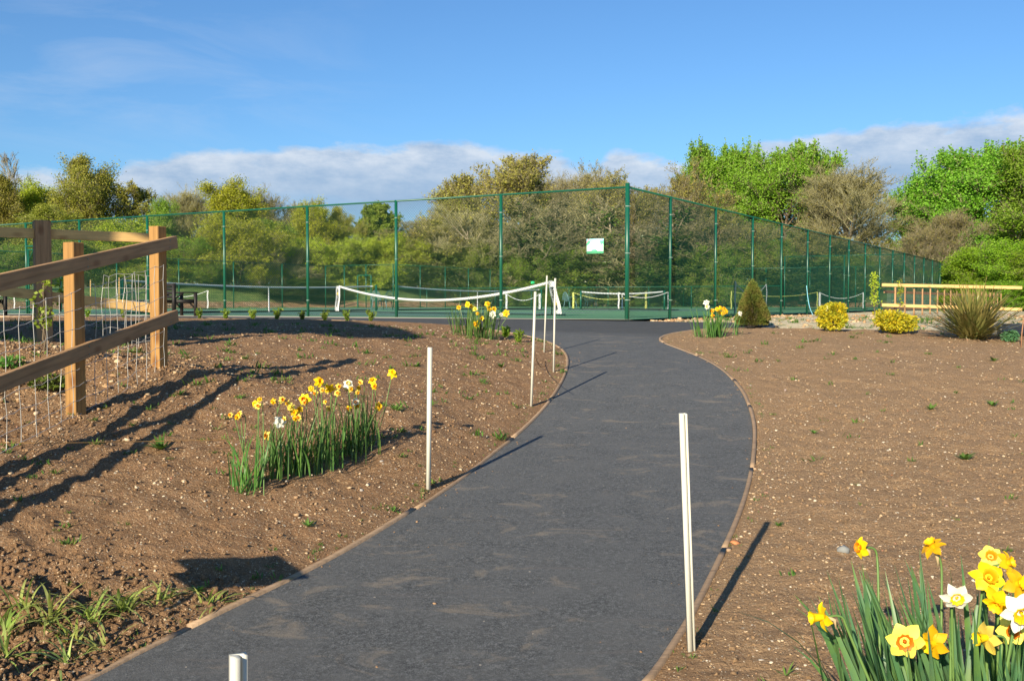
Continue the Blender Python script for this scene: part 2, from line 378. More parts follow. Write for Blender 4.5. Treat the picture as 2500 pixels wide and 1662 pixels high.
M['twigp'] = mat_leaf('pale_twigs', (.34, .305, .185), (.21, .185, .105), (.28, .26, .11), 0, .9)
M['l_bright'] = mat_leaf('leaf_bright_green', (.24, .41, .035), (.13, .27, .025), (.19, .35, .03))
M['l_yellow'] = mat_leaf('leaf_yellow_green', (.47, .50, .038), (.26, .31, .027), (.34, .42, .033))
M['l_mid'] = mat_leaf('leaf_mid_green', (.22, .33, .032), (.10, .18, .02), (.26, .31, .035))
M['l_olive'] = mat_leaf('leaf_olive', (.33, .34, .048), (.17, .19, .03), (.36, .31, .055))
M['l_bud'] = mat_leaf('leaf_bronze_buds', (.38, .33, .07), (.24, .23, .05), (.36, .38, .08))
M['l_dark'] = mat_leaf('leaf_ivy', (.085, .13, .022), (.038, .07, .012), (.11, .15, .025), .15, .35)
M['l_haw'] = mat_leaf('leaf_hawthorn', (0.285, 0.446, 0.023), (0.142, 0.266, 0.019), (0.209, 0.361, 0.023))
M['l_gold'] = mat_leaf('leaf_golden', (.74, .54, .02), (.34, .38, .03), (.30, .34, .03), .25, .4, 7)
M['l_conif'] = mat_leaf('conifer_needles', (.14, .19, .03), (.08, .12, .022), (.20, .15, .04), .1, .7, 6)
M['l_sedum'] = mat_leaf('sedum_leaf', (0.120, 0.288, 0.132), (0.060, 0.168, 0.084), None, .2)
M['l_strap'] = mat_leaf('strap_leaf', (.36, .42, .085), (.17, .26, .05), (.46, .48, .19), .3, .4, 5)
M['l_phor'] = mat_leaf('sword_leaf', (0.225, 0.244, 0.069), (0.107, 0.133, 0.036), (0.371, 0.293, 0.098), .1, .25, 3)
M['l_daff'] = mat_leaf('daffodil_leaf', (.10, .22, .06), (.045, .12, .026), (.13, .24, .04), .3, .4, 6)
M['l_daffy'] = mat_leaf('daffodil_leaf_glaucous', (.125, .27, .15), (.07, .19, .075), (.16, .31, .05), .3, .4, 6)
M['weed'] = mat_leaf('weed_leaf', (0.111, 0.247, 0.039), (0.058, 0.143, 0.026), (0.169, 0.247, 0.052), .3, .6, 5)
M['stem'] = mat_plain('flower_stem', (.11, .20, .05), .5)
M['p_yellow'] = mat_leaf('petal_yellow', (.84, .56, .008), (.70, .42, .006), None, .25, .5)
M['p_pale'] = mat_leaf('petal_pale_yellow', (.82, .69, .13), (.74, .56, .07), None, .25, .5)
M['p_white'] = mat_leaf('petal_white', (.72, .72, .64), (.66, .66, .56), None, .25, .5)
M['c_orange'] = mat_leaf('trumpet_orange', (.82, .22, .006), (.72, .28, .008), None, .2, .5)
M['c_gold'] = mat_leaf('trumpet_gold', (.93, .52, .008), (.88, .45, .006), None, .2, .5)
M['sheath'] = mat_plain('papery_sheath', (.48, .36, .20), .8)
M['stones'] = mat_islands('stones', [(0, (.24, .15, .085)), (.35, (.36, .24, .14)), (.6, (.48, .35, .21)), (.82, (.56, .45, .31)), (.93, (.64, .57, .45)), (.97, (.30, .29, .28)), (1, (.42, .17, .08))])
M['flint'] = mat_islands('flints', [(0, (.26, .16, .085)), (.4, (.40, .25, .13)), (.8, (.50, .35, .20)), (1, (.60, .48, .33))])
M['clods'] = mat_islands('clods', [(0, (.17, .102, .056)), (.5, (.26, .158, .088)), (1, (.34, .22, .13))])
M['screen_base'] = mat_plain('screen_boards', (.25, .16, .09), .8); M['caster_top'] = mat_plain('caster_grey', (.12, .11, .10), .8)  # colours of the added, unseen shadow casters

# ------------------------------------------------------------------ terrain
PY = np.array([-8, -3, 0, 2, 4.4, 7.2, 9.2, 10.3, 12.2, 14.3, 17, 20, 22, 200.])
PZ = np.array([-1.55, -1.40, -1.28, -1.21, -1.12, -.945, -.79, -.67, -.453, -.32, -.15, -.03, 0, 0])
_yy = np.linspace(-8, 200, 4161); _pp = np.interp(_yy, PY, PZ); _k = np.hanning(21); _k /= _k.sum()
_ps = np.convolve(np.pad(_pp, 10, 'edge'), _k, 'valid')
def P(y): return np.interp(y, _yy, _ps)
def ray(px, py):
    cx = (px-1250)/FPX; cy = -(py-831)/FPX; p = R_(PITCH)
    return np.array([cx, math.cos(p)+cy*math.sin(p), -math.sin(p)+cy*math.cos(p)])
def hit(px, py, f, tmax=120):
    """the point of the surface z = f(x, y) seen at a spot of the view; used to take positions off the survey photo"""
    d = ray(px, py); t = .5; prev = t
    while t < tmax:
        q = d*t
        if EYE+q[2] <= f(q[0], q[1]): break
        prev = t; t *= 1.01
    a, b = prev, t
    for _ in range(30):
        c = (a+b)/2; q = d*c
        if EYE+q[2] <= f(q[0], q[1]): b = c
        else: a = c
    q = d*b; return (float(q[0]), float(q[1]), float(EYE+q[2]))
K = 2500/2359.0
LEFT_D = [(215, 1568), (330, 1505), (420, 1462), (530, 1407), (640, 1355), (740, 1305), (830, 1255), (915, 1203), (1000, 1150), (1075, 1098), (1140, 1045), (1195, 1003), (1240, 960), (1270, 925), (1293, 890), (1307, 860), (1312, 833), (1306, 815), (1290, 800), (1262, 787), (1225, 777), (1180, 768), (1120, 758), (1060, 751)]
RIGHT_D = [(1490, 1568), (1522, 1515), (1560, 1460), (1600, 1390), (1640, 1310), (1675, 1240), (1700, 1180), (1718, 1125), (1728, 1080), (1735, 1000), (1730, 960), (1720, 930), (1708, 903), (1690, 880), (1668, 858), (1640, 838), (1610, 823), (1575, 809), (1545, 798), (1525, 790), (1516, 784), (1520, 778), (1535, 772), (1560, 767), (1595, 762), (1640, 757)]
fP = lambda x, y: P(y)
L3 = [hit(a*K, b*K, fP) for a, b in LEFT_D]; R3 = [hit(a*K, b*K, fP) for a, b in RIGHT_D]
CX, CY = 2.42, 21.7                                       # corner post of the court fence
LD2 = np.array([-.8660, .5]); RD2 = np.array([.5, .8660])
def cw(l, r, z=0.0): return (CX+LD2[0]*l+RD2[0]*r, CY+LD2[1]*l+RD2[1]*r, z)
left_xy = [(-6.3, -1.5), (-4.9, -.2), (-3.7, 1.0), (-2.7, 2.2), (-2.05, 3.2)]+[(a, b) for a, b, c in L3]
left_xy += [cw(l, -3.35)[:2] for l in (4.6, 6, 9, 13, 18, 24, 32)]
right_xy = [(-3.6, -1.5), (-2.6, -.2), (-1.75, .9), (-.85, 1.95), (-.10, 2.95)]+[(a, b) for a, b, c in R3]
def smooth_poly(p, n=3):
    p = np.array(p)
    for _ in range(n):
        q = [p[0]]
        for a, b in zip(p[:-1], p[1:]): q += [a*.75+b*.25, a*.25+b*.75]
        p = np.array(q+[p[-1]])
    return p
Lc = smooth_poly(left_xy, 2); Rc = smooth_poly(right_xy, 2)
_lm = [q for q in Lc if q[1] < 18.2 and True]
_ly = np.array([q[1] for q in _lm]); _lx = np.array([q[0] for q in _lm]); _o = np.argsort(_ly); _ly = _ly[_o]; _lx = _lx[_o]
BY = np.array([-8, 2, 5, 7.33, 8.58, 10, 11.1, 13.8, 17, 19.5, 21]); BB = np.array([.1, .1, .15, .215, .27, .2, .157, .115, .045, .012, 0.])
def T(x, y):
    x = np.asarray(x, float); y = np.asarray(y, float)
    lat = np.maximum(0, np.interp(y, _ly, _lx)-x)
    t = P(y)+np.interp(y, BY, BB)*4*np.tanh(lat/4)
    lr = np.maximum(0, x-np.interp(y, [0, 4, 8, 12, 20], [-1.0, .6, 2.1, 2.6, 5]))
    t = t+np.interp(y, [0, 3, 10, 14], [.05, .05, .02, 0.])*2*np.tanh(lr/2)
    return t
fT = lambda x, y: float(T(x, y))
def seg_dist(X, Y, poly, closed=False):
    d = np.full(X.shape, 1e9); n = len(poly)
    for i in range(n if closed else n-1):
        a = poly[i]; b = poly[(i+1) % n]; e = b-a; l2 = (e**2).sum()+1e-12
        t = np.clip(((X-a[0])*e[0]+(Y-a[1])*e[1])/l2, 0, 1)
        d = np.minimum(d, np.hypot(X-a[0]-t*e[0], Y-a[1]-t*e[1]))
    return d
def inside(X, Y, poly):
    r = np.zeros(X.shape, bool); n = len(poly)
    for i in range(n):
        a = poly[i]; b = poly[(i+1) % n]
        if a[1] == b[1]: continue
        c = ((a[1] > Y) != (b[1] > Y)) & (X < (b[0]-a[0])*(Y-a[1])/(b[1]-a[1])+a[0])
        r ^= c
    return r
end_r = Rc[-1]
court_side = [np.array(cw(l, -.72)[:2]) for l in (32, 20, 10, 4, 1.2, 0)]
path_poly = np.array(list(Lc)+court_side+[np.array((3.1, 20.7)), np.array((4.3, 20.1)), np.array((5.0, 19.0))]+list(Rc[::-1]))

def grid_mesh(name, xs, ys, zf, mat, kind='structure'):
    X, Y = np.meshgrid(xs, ys); Z = zf(X, Y)
    V = np.stack([X.ravel(), Y.ravel(), Z.ravel()], 1); nx = len(xs); ny = len(ys)
    i = (np.arange(ny-1)[:, None]*nx+np.arange(nx-1)[None, :]).ravel()
    Q = np.stack([i, i+1, i+nx+1, i+nx], 1)
    o = MB().add(V, Q=Q).build(name, mat, smooth=True); return tag(o, kind=kind)
def spaced(a, b, c, fine, grow):
    """coordinates from a to b, finest (step 'fine') at c and widening away from it"""
    r = [c]; s = fine
    while r[-1] < b: s = fine+grow*abs(r[-1]-c); r.append(r[-1]+s)
    l = [c]
    while l[-1] > a: s = fine+grow*abs(l[-1]-c); l.append(l[-1]-s)
    return np.array(sorted(set(l[1:]+r)))

def soil_z(X, Y):
    Z = T(X, Y)
    d = seg_dist(X, Y, path_poly, True); ins = inside(X, Y, path_poly)
    amp = np.clip((d-.03)/.4, 0, 1)
    rough = 1+2.4*np.exp(-(((X+2.3)/1.3)**2+((Y-3.9)/1.2)**2))+.9*np.exp(-(((X+4.2)/1.5)**2+((Y-7.6)/2.0)**2))
    Z = Z+amp*(.05*fbm(X, Y, 2, 1.7)+(.024*fbm(X, Y, 3, .28)+.026*fbm(X+5, Y, 3, .075))*rough)+.012*np.clip(d/.1, 0, 1)
    Z = np.where(ins, T(X, Y)-.06*np.clip(d/.03, 0, 1), Z)
    Z = np.where((X-CX)*RD2[0]+(Y-CY)*RD2[1] > -.80, Z-.15, Z)
    bnd = 18.35+.5*fbm(X, Y*0, 3, 1.5)
    Z = Z-np.where(X > 2.8, .14*np.clip((Y-bnd)/.35, 0, 1), 0)
    return Z
xs = spaced(-17, 24, 0, .026, .006); ys = spaced(-6, 23.5, 3.4, .022, .0045)
grid_mesh('soil', xs, ys, soil_z, M['soil'])

def cut_sheet(name, poly, zf, mat, step=.5, lift=0.0):
    bm = bmesh.new(); vs = [bm.verts.new((p[0], p[1], 0)) for p in poly]
    es = [bm.edges.new((vs[i], vs[(i+1) % len(vs)])) for i in range(len(vs))]
    bmesh.ops.triangle_fill(bm, use_beauty=True, edges=es)
    lo = np.min(poly, 0); hi = np.max(poly, 0)
    for ax in (0, 1):
        for v in np.arange(lo[ax]+step, hi[ax], step):
            co = (v, 0, 0) if ax == 0 else (0, v, 0); no = (1, 0, 0) if ax == 0 else (0, 1, 0)
            bmesh.ops.bisect_plane(bm, geom=bm.verts[:]+bm.edges[:]+bm.faces[:], plane_co=co, plane_no=no)
    for v in bm.verts: v.co.z = float(zf(v.co.x, v.co.y))+lift
    bmesh.ops.recalc_face_normals(bm, faces=bm.faces[:])
    for f in bm.faces:
        if f.normal.z < 0: f.normal_flip()
        f.smooth = True
    me = bpy.data.meshes.new(name); bm.to_mesh(me); bm.free(); me.materials.append(mat)
    o = bpy.data.objects.new(name, me); COL.objects.link(o); return tag(o, kind='structure')
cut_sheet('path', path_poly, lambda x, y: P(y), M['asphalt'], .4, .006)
cut_sheet('concrete_strip', np.array([cw(l, r_)[:2] for l, r_ in ((-.3, -.35), (2, -.8), (5, -1.35), (12, -1.5), (32, -1.5))]+[cw(l, -.02)[:2] for l in (32, 12, 4, 0)]), lambda x, y: 0, M['kerb'], .8, .014)
cut_sheet('court_surface', np.array([cw(0, 0)[:2], cw(0, 53)[:2], cw(31, 53)[:2], cw(31, 34)[:2], cw(36.6, 34)[:2], cw(36.6, 0)[:2]]), lambda x, y: 0, M['court'], 8, .004)
for k, (l0, l1, r0, r1) in enumerate(((6.4, 30.2, 2.4, 13.4), (6.4, 30.2, 19.6, 30.6))):
    cut_sheet('court_playing_area', np.array([cw(l0, r0)[:2], cw(l0, r1)[:2], cw(l1, r1)[:2], cw(l1, r0)[:2]]), lambda x, y: 0, M['court2'], 8, .008)
lm = MB()
def line(l0, r0, l1, r1, w=.05):
    a = np.array(cw(l0, r0, .012)); b = np.array(cw(l1, r1, .012)); d = (b-a)/np.linalg.norm(b-a); n = np.array([-d[1], d[0], 0])*w
    lm.add([a-n, a+n, b+n, b-n], Q=[(3, 2, 1, 0)])
for r0 in (2.4, 19.6):
    for rr in (0, 1.37, 9.6, 10.97): line(6.4, r0+rr, 30.2, r0+rr)
    for ll in (6.4, 11.9, 24.7, 30.2): line(ll, r0+(0 if ll in (6.4, 30.2) else 1.37), ll, r0+(10.97 if ll in (6.4, 30.2) else 9.6))
    line(11.9, r0+5.5, 24.7, r0+5.5)
tag(lm.build('court_lines', M['line']), kind='structure')

def gravel_z(X, Y):
    d = (X-CX)*.866-(Y-CY)*.5                              # >0 to the right of the right hand fence
    return T(X, Y)-.035+.05*fbm(X, Y, 4, 1.1)*np.clip((d-.3)/1, 0, 1)-.05*np.clip((.15-d)/.3, 0, 1)
grid_mesh('gravel', np.linspace(1.0, 45, 240), spaced(17.6, 46, 17.6, .06, .012), gravel_z, M['gravel'])
def bank_z(X, Y):
    l = (X-CX)*LD2[0]+(Y-CY)*LD2[1]; r = (X-CX)*RD2[0]+(Y-CY)*RD2[1]
    s = np.maximum(np.maximum(l-37.2, np.minimum(r-34.6, l-31.6)), np.maximum(r-53.6, 0))
    s2 = np.clip(s/10, 0, 1); s2 = s2*s2*(3-2*s2)
    near = np.where(Y < 22, P(Y)-.28, -.085)
    return near+1.5*s2+np.clip(s/3, 0, 1)*.35*fbm(X, Y, 4, 4.0)
bx = np.concatenate([-np.geomspace(4000, 95, 14), np.linspace(-90, 90, 181), np.geomspace(95, 4000, 14)])
by = np.concatenate([-np.geomspace(3000, 14, 10), np.linspace(-12, 140, 191), np.geomspace(145, 4500, 14)])
grid_mesh('ground', bx, by, bank_z, M['grass'])
fG = lambda x, y: float(bank_z(np.array(x, float), np.array(y, float)))

# timber edging boards along the path
def edging(name, curve, side, label, seed):
    rs = np.random.RandomState(seed); c = np.array(curve); seg = np.linalg.norm(np.diff(c, axis=0), axis=1); S = np.r_[0, np.cumsum(seg)]
    root = empty(name, (c[0][0], c[0][1], P(c[0][1])), label, 'path edging', 'timber edging boards of the path')
    u = 0
    while u < S[-1]-.05:
        Lb = min(rs.uniform(1.3, 2.6), S[-1]-u); ss = np.linspace(u+.004, u+Lb-.004, max(3, int(Lb/.14)))
        q = np.stack([np.interp(ss, S, c[:, 0]), np.interp(ss, S, c[:, 1])], 1); t = np.gradient(q, axis=0); t /= np.linalg.norm(t, axis=1, keepdims=True); n = np.stack([-t[:, 1], t[:, 0]], 1)*side
        o = rs.normal(.003, .0025); h = rs.normal(.018, .0025); w = rs.uniform(.024, .034); tl = rs.normal(0, .002)
        z = P(q[:, 1])+h+tl*np.linspace(-1, 1, len(q))+rs.normal(0, .0012, len(q)); a = q+n*max(o, -.004); b = a+n*w; m = len(q); i = np.arange(m-1)
        V = np.concatenate([np.c_[a, z-.12], np.c_[a, z], np.c_[b, z+.001], np.c_[b, z-.12]])
        MB().add(V, Q=np.concatenate([np.stack([i+k*m, i+1+k*m, i+1+((k+1) % 4)*m, i+((k+1) % 4)*m], 1) for k in range(4)]), N=[[0, m, 2*m, 3*m], [m-1, 4*m-1, 3*m-1, 2*m-1]]).build('board', M['edging'], root)
        if rs.rand() < .5 and u > 1:
            pk = q[-1]+n[-1]*(o+w+.012); zz = float(P(pk[1])); MB().box((pk[0], pk[1], zz-.02), (.022, .05, .07), math.atan2(n[-1][1], n[-1][0])).build('peg', M['edging'], root)
        u += Lb
edging('timber_edging', Lc[2:], 1, 'weathered timber board edging the left bed along the curving asphalt path', 3)
edging('timber_edging', Rc[2:], -1, 'weathered timber board edging the right bed along the curving asphalt path', 4)

# ------------------------------------------------------------------ stones and clods (uncountable)
def lumps(n, xr, yr, smin, smax, seed, flat=.6, dens=None, power=2.5, nonpath=True, zf=None, bury=.3):
    rs = np.random.RandomState(seed); X = rs.uniform(xr[0], xr[1], n*4); Y = rs.uniform(yr[0], yr[1], n*4)
    vis = np.abs(X) < .62*np.maximum(Y, 0)+1.2
    if dens is not None: vis &= rs.rand(len(X)) < dens(X, Y)
    if nonpath: vis &= ~inside(X, Y, path_poly); vis &= seg_dist(X, Y, path_poly, True) > .03
    X = X[vis][:n]; Y = Y[vis][:n]; n = len(X)
    S = smin+(smax-smin)*rs.rand(n)**power
    Z = (zf or soil_z)(X, Y)
    phi = (1+5**.5)/2
    ico = np.array([(-1, phi, 0), (1, phi, 0), (-1, -phi, 0), (1, -phi, 0), (0, -1, phi), (0, 1, phi), (0, -1, -phi), (0, 1, -phi), (phi, 0, -1), (phi, 0, 1), (-phi, 0, -1), (-phi, 0, 1)])/1.9
    F = np.array([(0, 11, 5), (0, 5, 1), (0, 1, 7), (0, 7, 10), (0, 10, 11), (1, 5, 9), (5, 11, 4), (11, 10, 2), (10, 7, 6), (7, 1, 8), (3, 9, 4), (3, 4, 2), (3, 2, 6), (3, 6, 8), (3, 8, 9), (4, 9, 5), (2, 4, 11), (6, 2, 10), (8, 6, 7), (9, 8, 1)])
    V = ico[None]*(1+rs.normal(0, .30, (n, 12, 1)))
    V = V*np.stack([rs.uniform(.7, 1.35, n), rs.uniform(.55, 1.0, n), np.full(n, flat)*rs.uniform(.6, 1.3, n)], 1)[:, None]
    a = rs.rand(n)*6.28; c, s = np.cos(a), np.sin(a)
    Vx = V[..., 0]*c[:, None]-V[..., 1]*s[:, None]; Vy = V[..., 0]*s[:, None]+V[..., 1]*c[:, None]
    V = np.stack([Vx, Vy, V[..., 2]], 2)*S[:, None, None]
    V += np.stack([X, Y, Z+S*flat*(.5-bury)], 1)[:, None]
    return V.reshape(-1, 3), (F[None]+(np.arange(n)*12)[:, None, None]).reshape(-1, 3)
V, F = lumps(22000, (-9, 12), (2.2, 11), .003, .011, 1, dens=lambda x, y: np.clip(1.3-y/11, .15, 1))
V2, F2 = lumps(12000, (-9, 14), (6, 18.2), .006, .017, 2, dens=lambda x, y: np.clip(.4+.5*(x < 2), 0, 1))
tag(MB().add(V, T=F).add(V2, T=F2).build('pebbles', M['stones']), 'small pale stones strewn over the bare soil beds', kind='stuff')
def onpath(x, y):
    d = seg_dist(x, y, path_poly, True); near = np.exp(-d/.07)*(.35+.65*(vnoise(x*1.3, y*1.3) > 0)); return np.where(inside(x, y, path_poly) & (d > .01), near+.006, 0)
V, F = lumps(3800, (-4.5, 5.5), (2.0, 16), .003, .011, 14, flat=.7, dens=onpath, power=2.5, nonpath=False, zf=lambda X, Y: P(Y)+.006)
tag(MB().add(V, T=F).build('spilled_grit', M['clods']), 'crumbs of soil and grit spilled along the path edges', kind='stuff')
def round_base(n, x, y, rad, seed):
    return lumps(n, (x-rad, x+rad), (y-rad, y+rad), .004, .014, seed, flat=.9, dens=lambda a, b: np.exp(-((a-x)**2+(b-y)**2)/(rad*.4)**2), power=2)
for q_, (xx, yy, nn, rr_) in enumerate(((.80, 4.42, 90, .14), (-.60, 7.22, 70, .12), (-3.11, 7.33, 220, .28), (-2.94, 8.58, 220, .28))):
    V, F = round_base(nn, xx, yy, rr_, 90+q_); tag(MB().add(V, T=F).build('disturbed_soil', M['soil']), 'loose soil crumbs at the foot of a post', kind='stuff')
nearc = lambda x, y: np.clip(.12+1.0*np.exp(-(((x+2.4)/1.4)**2+((y-3.7)/1.3)**2))+.5*np.exp(-(((x+4)/1.4)**2+((y-7.5)/2)**2)), 0, 1)
V, F = lumps(30000, (-9, 8), (1.8, 10.5), .004, .016, 4, flat=.9, dens=nearc, power=3.2)
V2, F2 = lumps(7000, (-4.6, -.8), (2.4, 5.2), .006, .022, 5, flat=.85, dens=nearc, power=2.6)
tag(MB().add(V, T=F).add(V2, T=F2).build('soil_clods', M['soil']), 'crumbly brown clods lying over the dug soil', kind='stuff')
V, F = lumps(1900, (-6.5, -2.3), (6.2, 11), .007, .026, 8, dens=lambda x, y: np.exp(-(((x+4.0)/1.2)**2+((y-8.4)/1.5)**2)))
tag(MB().add(V, T=F).build('flint_stones', M['flint']), 'larger buff flints on the soil by the wooden fence', kind='stuff')
V, F = lumps(2600, (3.0, 30), (18.5, 32), .02, .07, 9, nonpath=False, zf=gravel_z, dens=lambda x, y: ((x-CX)*.866-(y-CY)*.5 > .1)*np.where(np.abs((x-CX)*.866-(y-CY)*.5-.5) < .5, 1.0, .18))
tag(MB().add(V, T=F).build('flint_stones', M['flint']), 'pale flints along the foot of the right hand chain link fence', kind='stuff')

# ------------------------------------------------------------------ leaves and plants helpers
def quads_leaves(C, D, W, Ln, rs, fold=0.0):
    """leaf diamonds at C, pointing along D"""
    n = len(C); D = D/np.maximum(np.linalg.norm(D, axis=1, keepdims=True), 1e-9)
    r = rs.normal(size=(n, 3)); s = np.cross(D, r); s /= np.maximum(np.linalg.norm(s, axis=1, keepdims=True), 1e-9)
    W = np.broadcast_to(W, (n,))[:, None]; Ln = np.broadcast_to(Ln, (n,))[:, None]
    V = np.stack([C, C+D*Ln*.5+s*W*.5, C+D*Ln, C+D*Ln*.45-s*W*.5], 1)
    Q = np.arange(n*4).reshape(n, 4)
    return V.reshape(-1, 3), Q
def strap(mb, base, az, lean, length, width, curve, twist=0.0, seg=6, fold=.25, tip=.35):
    """one long leaf: starts at base, leans 'lean' rad from upright towards az, bends by 'curve'"""
    n = seg+1; pts = []; p = np.array(base, float); a = lean
    for k in range(n):
        pts.append(p.copy()); a2 = a+curve*(k/seg)**1.3
        d = np.array([math.sin(a2)*math.cos(az), math.sin(a2)*math.sin(az), math.cos(a2)]); p = p+d*length/seg
    pts = np.array(pts); V = []
    for k in range(n):
        t = k/seg; w = width*.5*(min(1, .55+t*2))*(1-max(0, (t-tip)/(1-tip))**1.8)
        ang = az+math.pi/2+twist*t; s = np.array([math.cos(ang), math.sin(ang), 0]); out = np.array([math.cos(az), math.sin(az), .3])
        V += [pts[k]-s*w, pts[k]+out*fold*w, pts[k]+s*w]
    Q = []
    for k in range(seg):
        b = 3*k; Q += [(b, b+1, b+4, b+3), (b+1, b+2, b+5, b+4)]
    mb.add(V, Q=Q); return pts

def flower_parts(center, direction, R, mat_p, mat_c, root, rs, trumpet=1.0, cw_=.42, name='flower', ruffle=.12, droop=0.0):
    """six petals and a frilled trumpet; the trumpet is a sub-part"""
    d = Vector(direction).normalized(); q = d.to_track_quat('Z', 'Y').to_matrix(); Mx = np.array(q); c = np.array(center, float)
    mb = MB(); ph = rs.rand()*6.28; pw = rs.uniform(.78, 1.12, 6); pl = rs.uniform(.86, 1.08, 6); pz = rs.normal(0, .10, 6)
    for k in range(6):
        a = ph+k*math.pi/3; zoff = .0 if k % 2 else .025*R; n = 6; V = []
        for i in range(n):
            t = i/(n-1); r = R*(.10+.90*t*pl[k]); w = R*.37*pw[k]*math.sin(math.pi*min(1, .12+.86*t)**1.15)+.004*R
            z = zoff+R*(.12-.22*t*t)+R*.06*math.sin(t*3+k)+rs.normal(0, .015)*R+pz[k]*t*R
            for s in (-1, 0, 1): V.append((r*math.cos(a)-s*w*math.sin(a), r*math.sin(a)+s*w*math.cos(a), z+(.07*R*math.sin(3*t) if s else -.03*R*t)+s*.05*R*math.sin(t*5+k*2)*t+rs.normal(0, .012)*R))
        Q = []
        for i in range(n-1):
            b = 3*i; Q += [(b, b+1, b+4, b+3), (b+1, b+2, b+5, b+4)]
        mb.add(np.array(V) @ Mx.T+c, Q=Q)
    fl = mb.build(name, mat_p, root, smooth=True)
    n = 20; rings = []; prof = [(.12, -.05), (.17, .10), (.20, .28), (.23, .45), (.30, .58), (.36, .62)]
    V = []
    for i, (r, z) in enumerate(prof):
        for k in range(n):
            a = k*2*math.pi/n; fr = 1+(ruffle*math.sin(a*9+ph)+rs.normal(0, .03))*(max(0, i-2)/3)
            V.append((R*cw_/.36*r*fr*math.cos(a), R*cw_/.36*r*fr*math.sin(a), R*trumpet*z+(R*.03*math.sin(a*9+ph+1) if i > 3 else 0)))
    m = len(prof); Q = [(i*n+k, i*n+(k+1) % n, (i+1)*n+(k+1) % n, (i+1)*n+k) for i in range(m-1) for k in range(n)]
    mb2 = MB().add(np.array(V) @ Mx.T+c, Q=Q, N=[[k for k in range(n)]])
    st = []                                               # anthers inside
    mb2.prisms(np.array([c]), np.array([c+np.array(d)*R*.35*trumpet]), R*.05, R*.07, 6, True)
    mb2.build('trumpet', mat_c, fl, smooth=True)
    return fl
def stem_to(mb, base, fc, fdir, r, rs):
    b = np.array(base, float); f = np.array(fc, float); d = np.array(Vector(fdir).normalized())
    neck = f-d*.035*(r/.003); up = neck+np.array([0, 0, -.03])-d*.012
    mid = (b+up)/2+np.array([rs.normal(0, .012), rs.normal(0, .012), 0])
    ctrl = [b, b*.6+mid*.4, mid, mid*.35+up*.65, up, neck+np.array([0, 0, .002]), f-d*.004]
    pts = smooth_poly(ctrl, 2); rr = np.linspace(r*1.25, r*.7, len(pts)); mb.poly(pts, rr, 6)
def daffodils(name, label, bases, nleaf, flowers, Lr, W, seed, lmat, group=None, rstem=.003, spread=.05, lean=.16, outward=.0):
    """bases: list of ground points; flowers: (pos, facing, R, petal, trumpet material, trumpet length)"""
    rs = np.random.RandomState(seed); bc = np.mean(np.array(bases), 0)
    root = empty(name, tuple(bc), label, 'daffodils', group)
    mb = MB()
    for i in range(nleaf):
        b = np.array(bases[rs.randint(len(bases))])+np.array([rs.normal(0, spread), rs.normal(0, spread), -.02]); off = b-bc
        az = math.atan2(off[1], off[0])+rs.normal(0, .7) if outward else rs.rand()*6.28
        strap(mb, b, az, abs(rs.normal(0, lean))+outward*min(.35, np.hypot(off[0], off[1])*.9), Lr[0]+(Lr[1]-Lr[0])*rs.rand(), W*rs.uniform(.7, 1.15), rs.uniform(-.05, .45) if rs.rand() < .88 else rs.uniform(.9, 1.6), rs.normal(0, .9))
    mb.build('leaves', lmat, root, smooth=True)
    for (pos, face, R, pm, cm, tl) in flowers:
        p = np.array(pos); b = np.array(min(bases, key=lambda q: np.hypot(q[0]-p[0], q[1]-p[1])))+np.array([rs.normal(0, .03), rs.normal(0, .03), -.02])
        smb = MB(); stem_to(smb, b, p, face, rstem, rs); smb.build('stem', M['stem'], root, smooth=True)
        flower_parts(pos, face, R, pm, cm, root, rs, tl)
        if R > .035:
            d = np.array(Vector(face).normalized()); MB().poly([p-d*.035+np.array([0, 0, -.035]), p-d*.03+np.array([0, 0, -.01]), p-d*.006], [.002, .006, .004], 6).build('sheath', M['sheath'], root, smooth=True)
    return root
def at(px, py, depth):
    """point of the view ray at the given depth"""
    d = ray(px, py); t = depth/d[1]; return (float(d[0]*t), float(depth), float(EYE+d[2]*t))

# ------------------------------------------------------------------ trees
def spawn(P_, Ls, m, rs, t0, t1, ang, lr, up, k=4, bend=.25, wob=.12):
    """P_ (n, kp, 3) parent polylines; m children for each"""
    n, kp, _ = P_.shape; idx = np.repeat(np.arange(n), m); t = rs.uniform(t0, t1, n*m)
    f = t*(kp-1); i = np.minimum(f.astype(int), kp-2); w = (f-i)[:, None]
    S = P_[idx, i]*(1-w)+P_[idx, i+1]*w
    d = P_[idx, i+1]-P_[idx, i]; d /= np.maximum(np.linalg.norm(d, axis=1, keepdims=True), 1e-9)
    r = rs.normal(size=(n*m, 3)); s = r-(r*d).sum(1, keepdims=True)*d; s /= np.maximum(np.linalg.norm(s, axis=1, keepdims=True), 1e-9)
    a = np.abs(rs.normal(ang, ang*.25, n*m))[:, None]
    D = d*np.cos(a)+s*np.sin(a)+np.array([0, 0, up]); D /= np.linalg.norm(D, axis=1, keepdims=True)
    Ln = Ls[idx]*lr*rs.uniform(.6, 1.25, n*m)*(1.15-.5*t)
    out = np.zeros((n*m, k, 3)); out[:, 0] = S; cur = D.copy()
    for q in range(1, k):
        out[:, q] = out[:, q-1]+cur*(Ln/(k-1))[:, None]
        cur = cur+np.array([0, 0, bend])*(1 if up >= 0 else .3)/k+rs.normal(0, wob, (n*m, 3)); cur /= np.linalg.norm(cur, axis=1, keepdims=True)
    return out, Ln, idx, t
